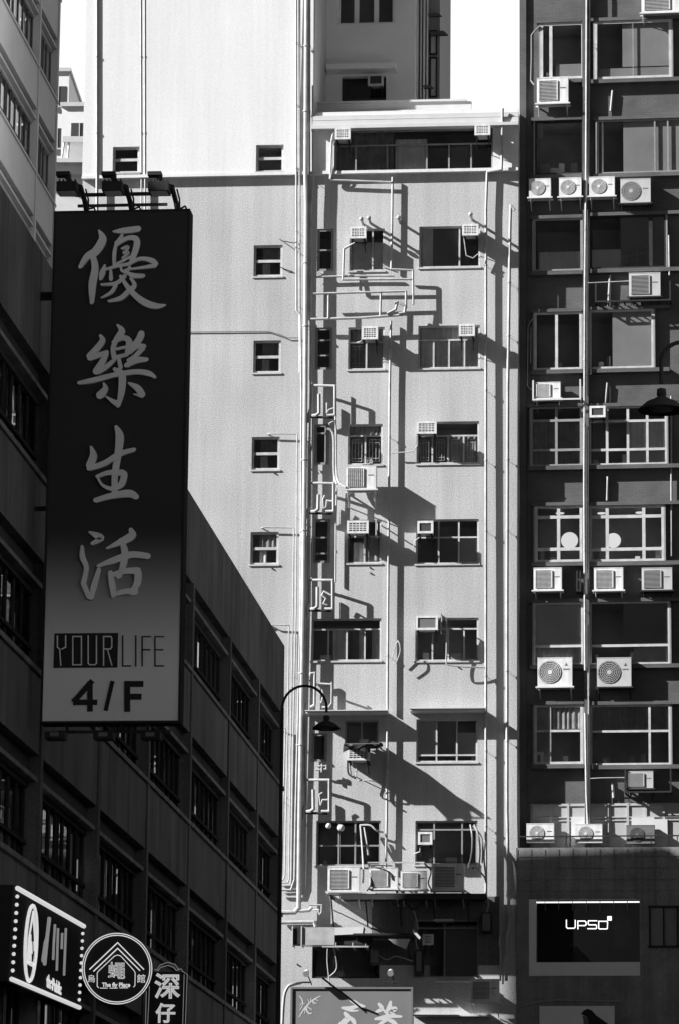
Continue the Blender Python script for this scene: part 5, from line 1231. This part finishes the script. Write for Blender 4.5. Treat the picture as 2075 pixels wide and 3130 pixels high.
wire(FW, [[(262, 290), (225, 520), (215, 700)], [(262, 290), (275, 500), (280, 640), (262, 740)], [(238, 480), (240, 700)], [(228, 560), (225, 690)], [(215, 700), (262, 720)], [(210, 715), (262, 745)], [(245, 540), (248, 640)], [(270, 540), (272, 620)]], L2, 0.02, NEON, 'neon_emblem', t)
wire(FW, [[(405, 345), (385, 520), (365, 730)], [(385, 520), (372, 560), (352, 700)]], L2, 0.045, NEON3, 'glow_lettering', t, o=0.0)
for p_ in ([(455, 400), (445, 560), (440, 690)], [(480, 430), (470, 780)], [(545, 430), (530, 820)], [(515, 470), (510, 600)]): wire(FW, [p_], L2, 0.03, NEON3, 'glow_lettering', t, o=-0.005)
def text(body, F, x, y, size_px, name, par, m_, conv, o=0.02, outline=0.0, ext=0.004, sx=1.0, offs=0.0):
    cu = bpy.data.curves.new(name, 'FONT'); cu.body = body; cu.align_x = 'CENTER'; cu.align_y = 'CENTER'
    p0 = conv(x, y); p1 = conv(x, y + size_px)
    cu.size = abs(p0[1] - p1[1]) * 1.0
    cu.extrude = ext; cu.offset = offs
    if outline: cu.fill_mode = 'NONE'; cu.bevel_depth = outline; cu.bevel_resolution = 1; cu.extrude = 0
    ob = bpy.data.objects.new('tmp', cu); COL.objects.link(ob)
    dg = bpy.context.evaluated_depsgraph_get(); me = bpy.data.meshes.new_from_object(ob.evaluated_get(dg))
    bpy.data.objects.remove(ob); bpy.data.curves.remove(cu)
    root = par
    while root.parent: root = root.parent
    for v in me.vertices:
        q = F.pt(p0[0] + v.co.x * sx, o + v.co.z, p0[1] + v.co.y) - root.location
        v.co = q
    me.materials.clear(); me.materials.append(m_)
    ob = bpy.data.objects.new(name, me); COL.objects.link(ob); ob.parent = par; me.name = name
    return ob
text('the', FW, 402, 880, 150, 'lettering', t, NEON, L2, sx=1.5, offs=0.01)
text('Public', FW, 462, 918, 140, 'lettering', t, NEON, L2, sx=1.35, offs=0.01)
# round neon sign
F2 = Frame(0, 74.5, 0)
C2 = lambda x, y, o=0.0: F2.px(x / 2.703, 2680 + y / 2.703, o)
cu_, cz_ = C2(970, 765); rad = abs(C2(1258, 765)[0] - cu_)
t = thing('round_neon_sign', F2.pt(cu_, 0, cz_ - rad), 'round black neon sign with roof outline and the words The fly Place', 'sign')
MB().poly(F2, [(cu_ + rad * 0.985 * math.cos(R(a)), cz_ + rad * 1.01 * math.sin(R(a))) for a in range(0, 360, 8)], -0.03, 0.12).build('disc_panel', M['black'], t)
B(F2, XN + 0.01, cu_ - rad * 0.9, -0.12, -0.06, cz_ - 0.05, cz_ + 0.05).build('wall_bracket', M['dark'], t)
for r_ in (288, 272):
    wire(F2, [[(970 + r_ * math.cos(R(a)), 765 + r_ * 1.015 * math.sin(R(a))) for a in range(0, 361, 8)]], C2, 0.010, NEON, 'neon_ring', t)
wire(F2, [[(742, 772), (975, 550), (1192, 772)], [(775, 788), (975, 597), (1160, 782)]], C2, 0.012, NEON, 'neon_roof', t)
wire(F2, [[(820, 924), (806, 912), (806, 800), (820, 782), (950, 660), (975, 652), (1000, 660), (1110, 780), (1120, 800), (1118, 905), (1105, 918)]], C2, 0.008, NEON, 'neon_house', t)
wire(F2, [[(830, 926), (892, 926)], [(910, 926), (975, 926)], [(990, 924), (1060, 924)]], C2, 0.007, NEON, 'neon_underline', t)
text('The fly Place', F2, 962, 900, 50, 'neon_lettering', t, NEON, C2, sx=0.92, offs=0.003)
text('烏', F2, 757, 852, 68, 'neon_character', t, NEON, C2)
text('館', F2, 1170, 852, 76, 'neon_character', t, NEON, C2)
text('蠅', F2, 966, 792, 150, 'neon_character', t, NEON, C2, outline=0.005)
# tall narrow neon sign with two outlined characters
F3 = Frame(0, 83.0, 0)
C3 = lambda x, y, o=0.0: F3.px(x / 2.703, 2680 + y / 2.703, o)
a, zt_ = C3(1212, 790); b, _ = C3(1545, 790); zb_ = C3(1300, 1700)[1]
t = thing('narrow_neon_sign', F3.pt((a + b) / 2, 0, zb_), 'narrow dark neon sign with two outlined characters under a small arch', 'sign')
B(F3, a, b, -0.15, -0.03, zb_, zt_).build('panel', M['black'], t)
B(F3, XN + 0.01, a, -0.12, -0.06, zt_ - 1.3, zt_ - 1.2).build('wall_bracket', M['dark'], t)
text('深', F3, 1385, 925, 222, 'neon_character', t, NEON2, C3, outline=0.014)
text('仔', F3, 1370, 1145, 170, 'neon_character', t, NEON2, C3, outline=0.012)
text('深', F3, 1385, 925, 222, 'character_fill', t, M['light_grey'], C3, o=0.0)
text('仔', F3, 1370, 1145, 170, 'character_fill', t, M['light_grey'], C3, o=0.0)
wire(F3, [[(1280, 770), (1310, 782), (1330, 755), (1390, 738), (1440, 755), (1458, 780), (1500, 765)], [(1300, 775), (1325, 735), (1390, 712), (1450, 730), (1480, 772)], [(1500, 765), (1515, 790), (1550, 810), (1535, 1250)], [(1525, 815), (1512, 1250)], [(1212, 950), (1205, 1250)], [(1238, 910), (1222, 1250)]], C3, 0.007, NEON3, 'neon_outline', t)

# ---------------------------------------------------------------- street lamps
def street_lamp(Y, xs, ys, pole_x, top_y, side, label, armr, sc_=1.0):
    """xs,ys = centre of the lamp shade in the photo"""
    F = Frame(0, Y, 0)
    u, z = F.px(xs, ys, 0)
    up, _ = F.px(pole_x, ys, 0)
    zt = F.px((xs + pole_x) / 2, top_y, 0)[1]
    t = thing('street_lamp', F.pt(up, 0, 0), label, 'street lamp', 'street lamps with hanging shades')
    r = abs(u - up) / 2; c = (u + up) / 2; zc = zt - r
    pts = [F.pt(up, 0, zc - 0.001)] + [F.pt(c + (up - c) * math.cos(R(a)), 0, zc + r * math.sin(R(a))) for a in range(0, 181, 12)] + [F.pt(u, 0, z + 0.3 * sc_)]
    MB().cyl(F.pt(up, 0, 0), F.pt(up, 0, zc * 0.5), 0.09, 0.06, 10).cyl(F.pt(up, 0, zc * 0.5), F.pt(up, 0, zc), 0.045, 0.03, 10).build('pole', M['black'], t)
    MB().tube(pts, 0.025, 8).build('arm', M['black'], t)
    prof = [(0.025, 0.24), (0.05, 0.23), (0.055, 0.16), (0.04, 0.15), (0.08, 0.12), (0.17, 0.08), (0.235, 0.02), (0.26, 0.0), (0.262, -0.02), (0.235, -0.02), (0.18, 0.03)]
    mb = MB(); n = 24; mb.raw = False
    for rr_, hh in prof:
        for i in range(n):
            a = 2 * math.pi * i / n; mb.v.append(F.pt(u, 0, z) + Vector((math.cos(a) * rr_ * sc_, math.sin(a) * rr_ * sc_, hh * sc_)))
    for k in range(len(prof) - 1):
        for i in range(n):
            j = (i + 1) % n; mb.f.append((k * n + i, k * n + j, (k + 1) * n + j, (k + 1) * n + i))
    mb.build('lamp_shade', M['black'], t, smooth=True)
    mb = MB().ball(F.pt(u, 0, z + 0.03 * sc_), 0.15 * sc_, 14, 0.45); mb.build('lamp_glass', M['grille_mid'], t, smooth=True)
    return t
street_lamp(70.0, 998, 2226, 863, 2097, 1, 'slender black street lamp with a bent arm in front of the pipes', 0.3, 0.98)
street_lamp(44.0, 2022, 1250, 2150, 1045, 1, 'black street lamp shade hanging in at the right edge', 0.3, 1.05)
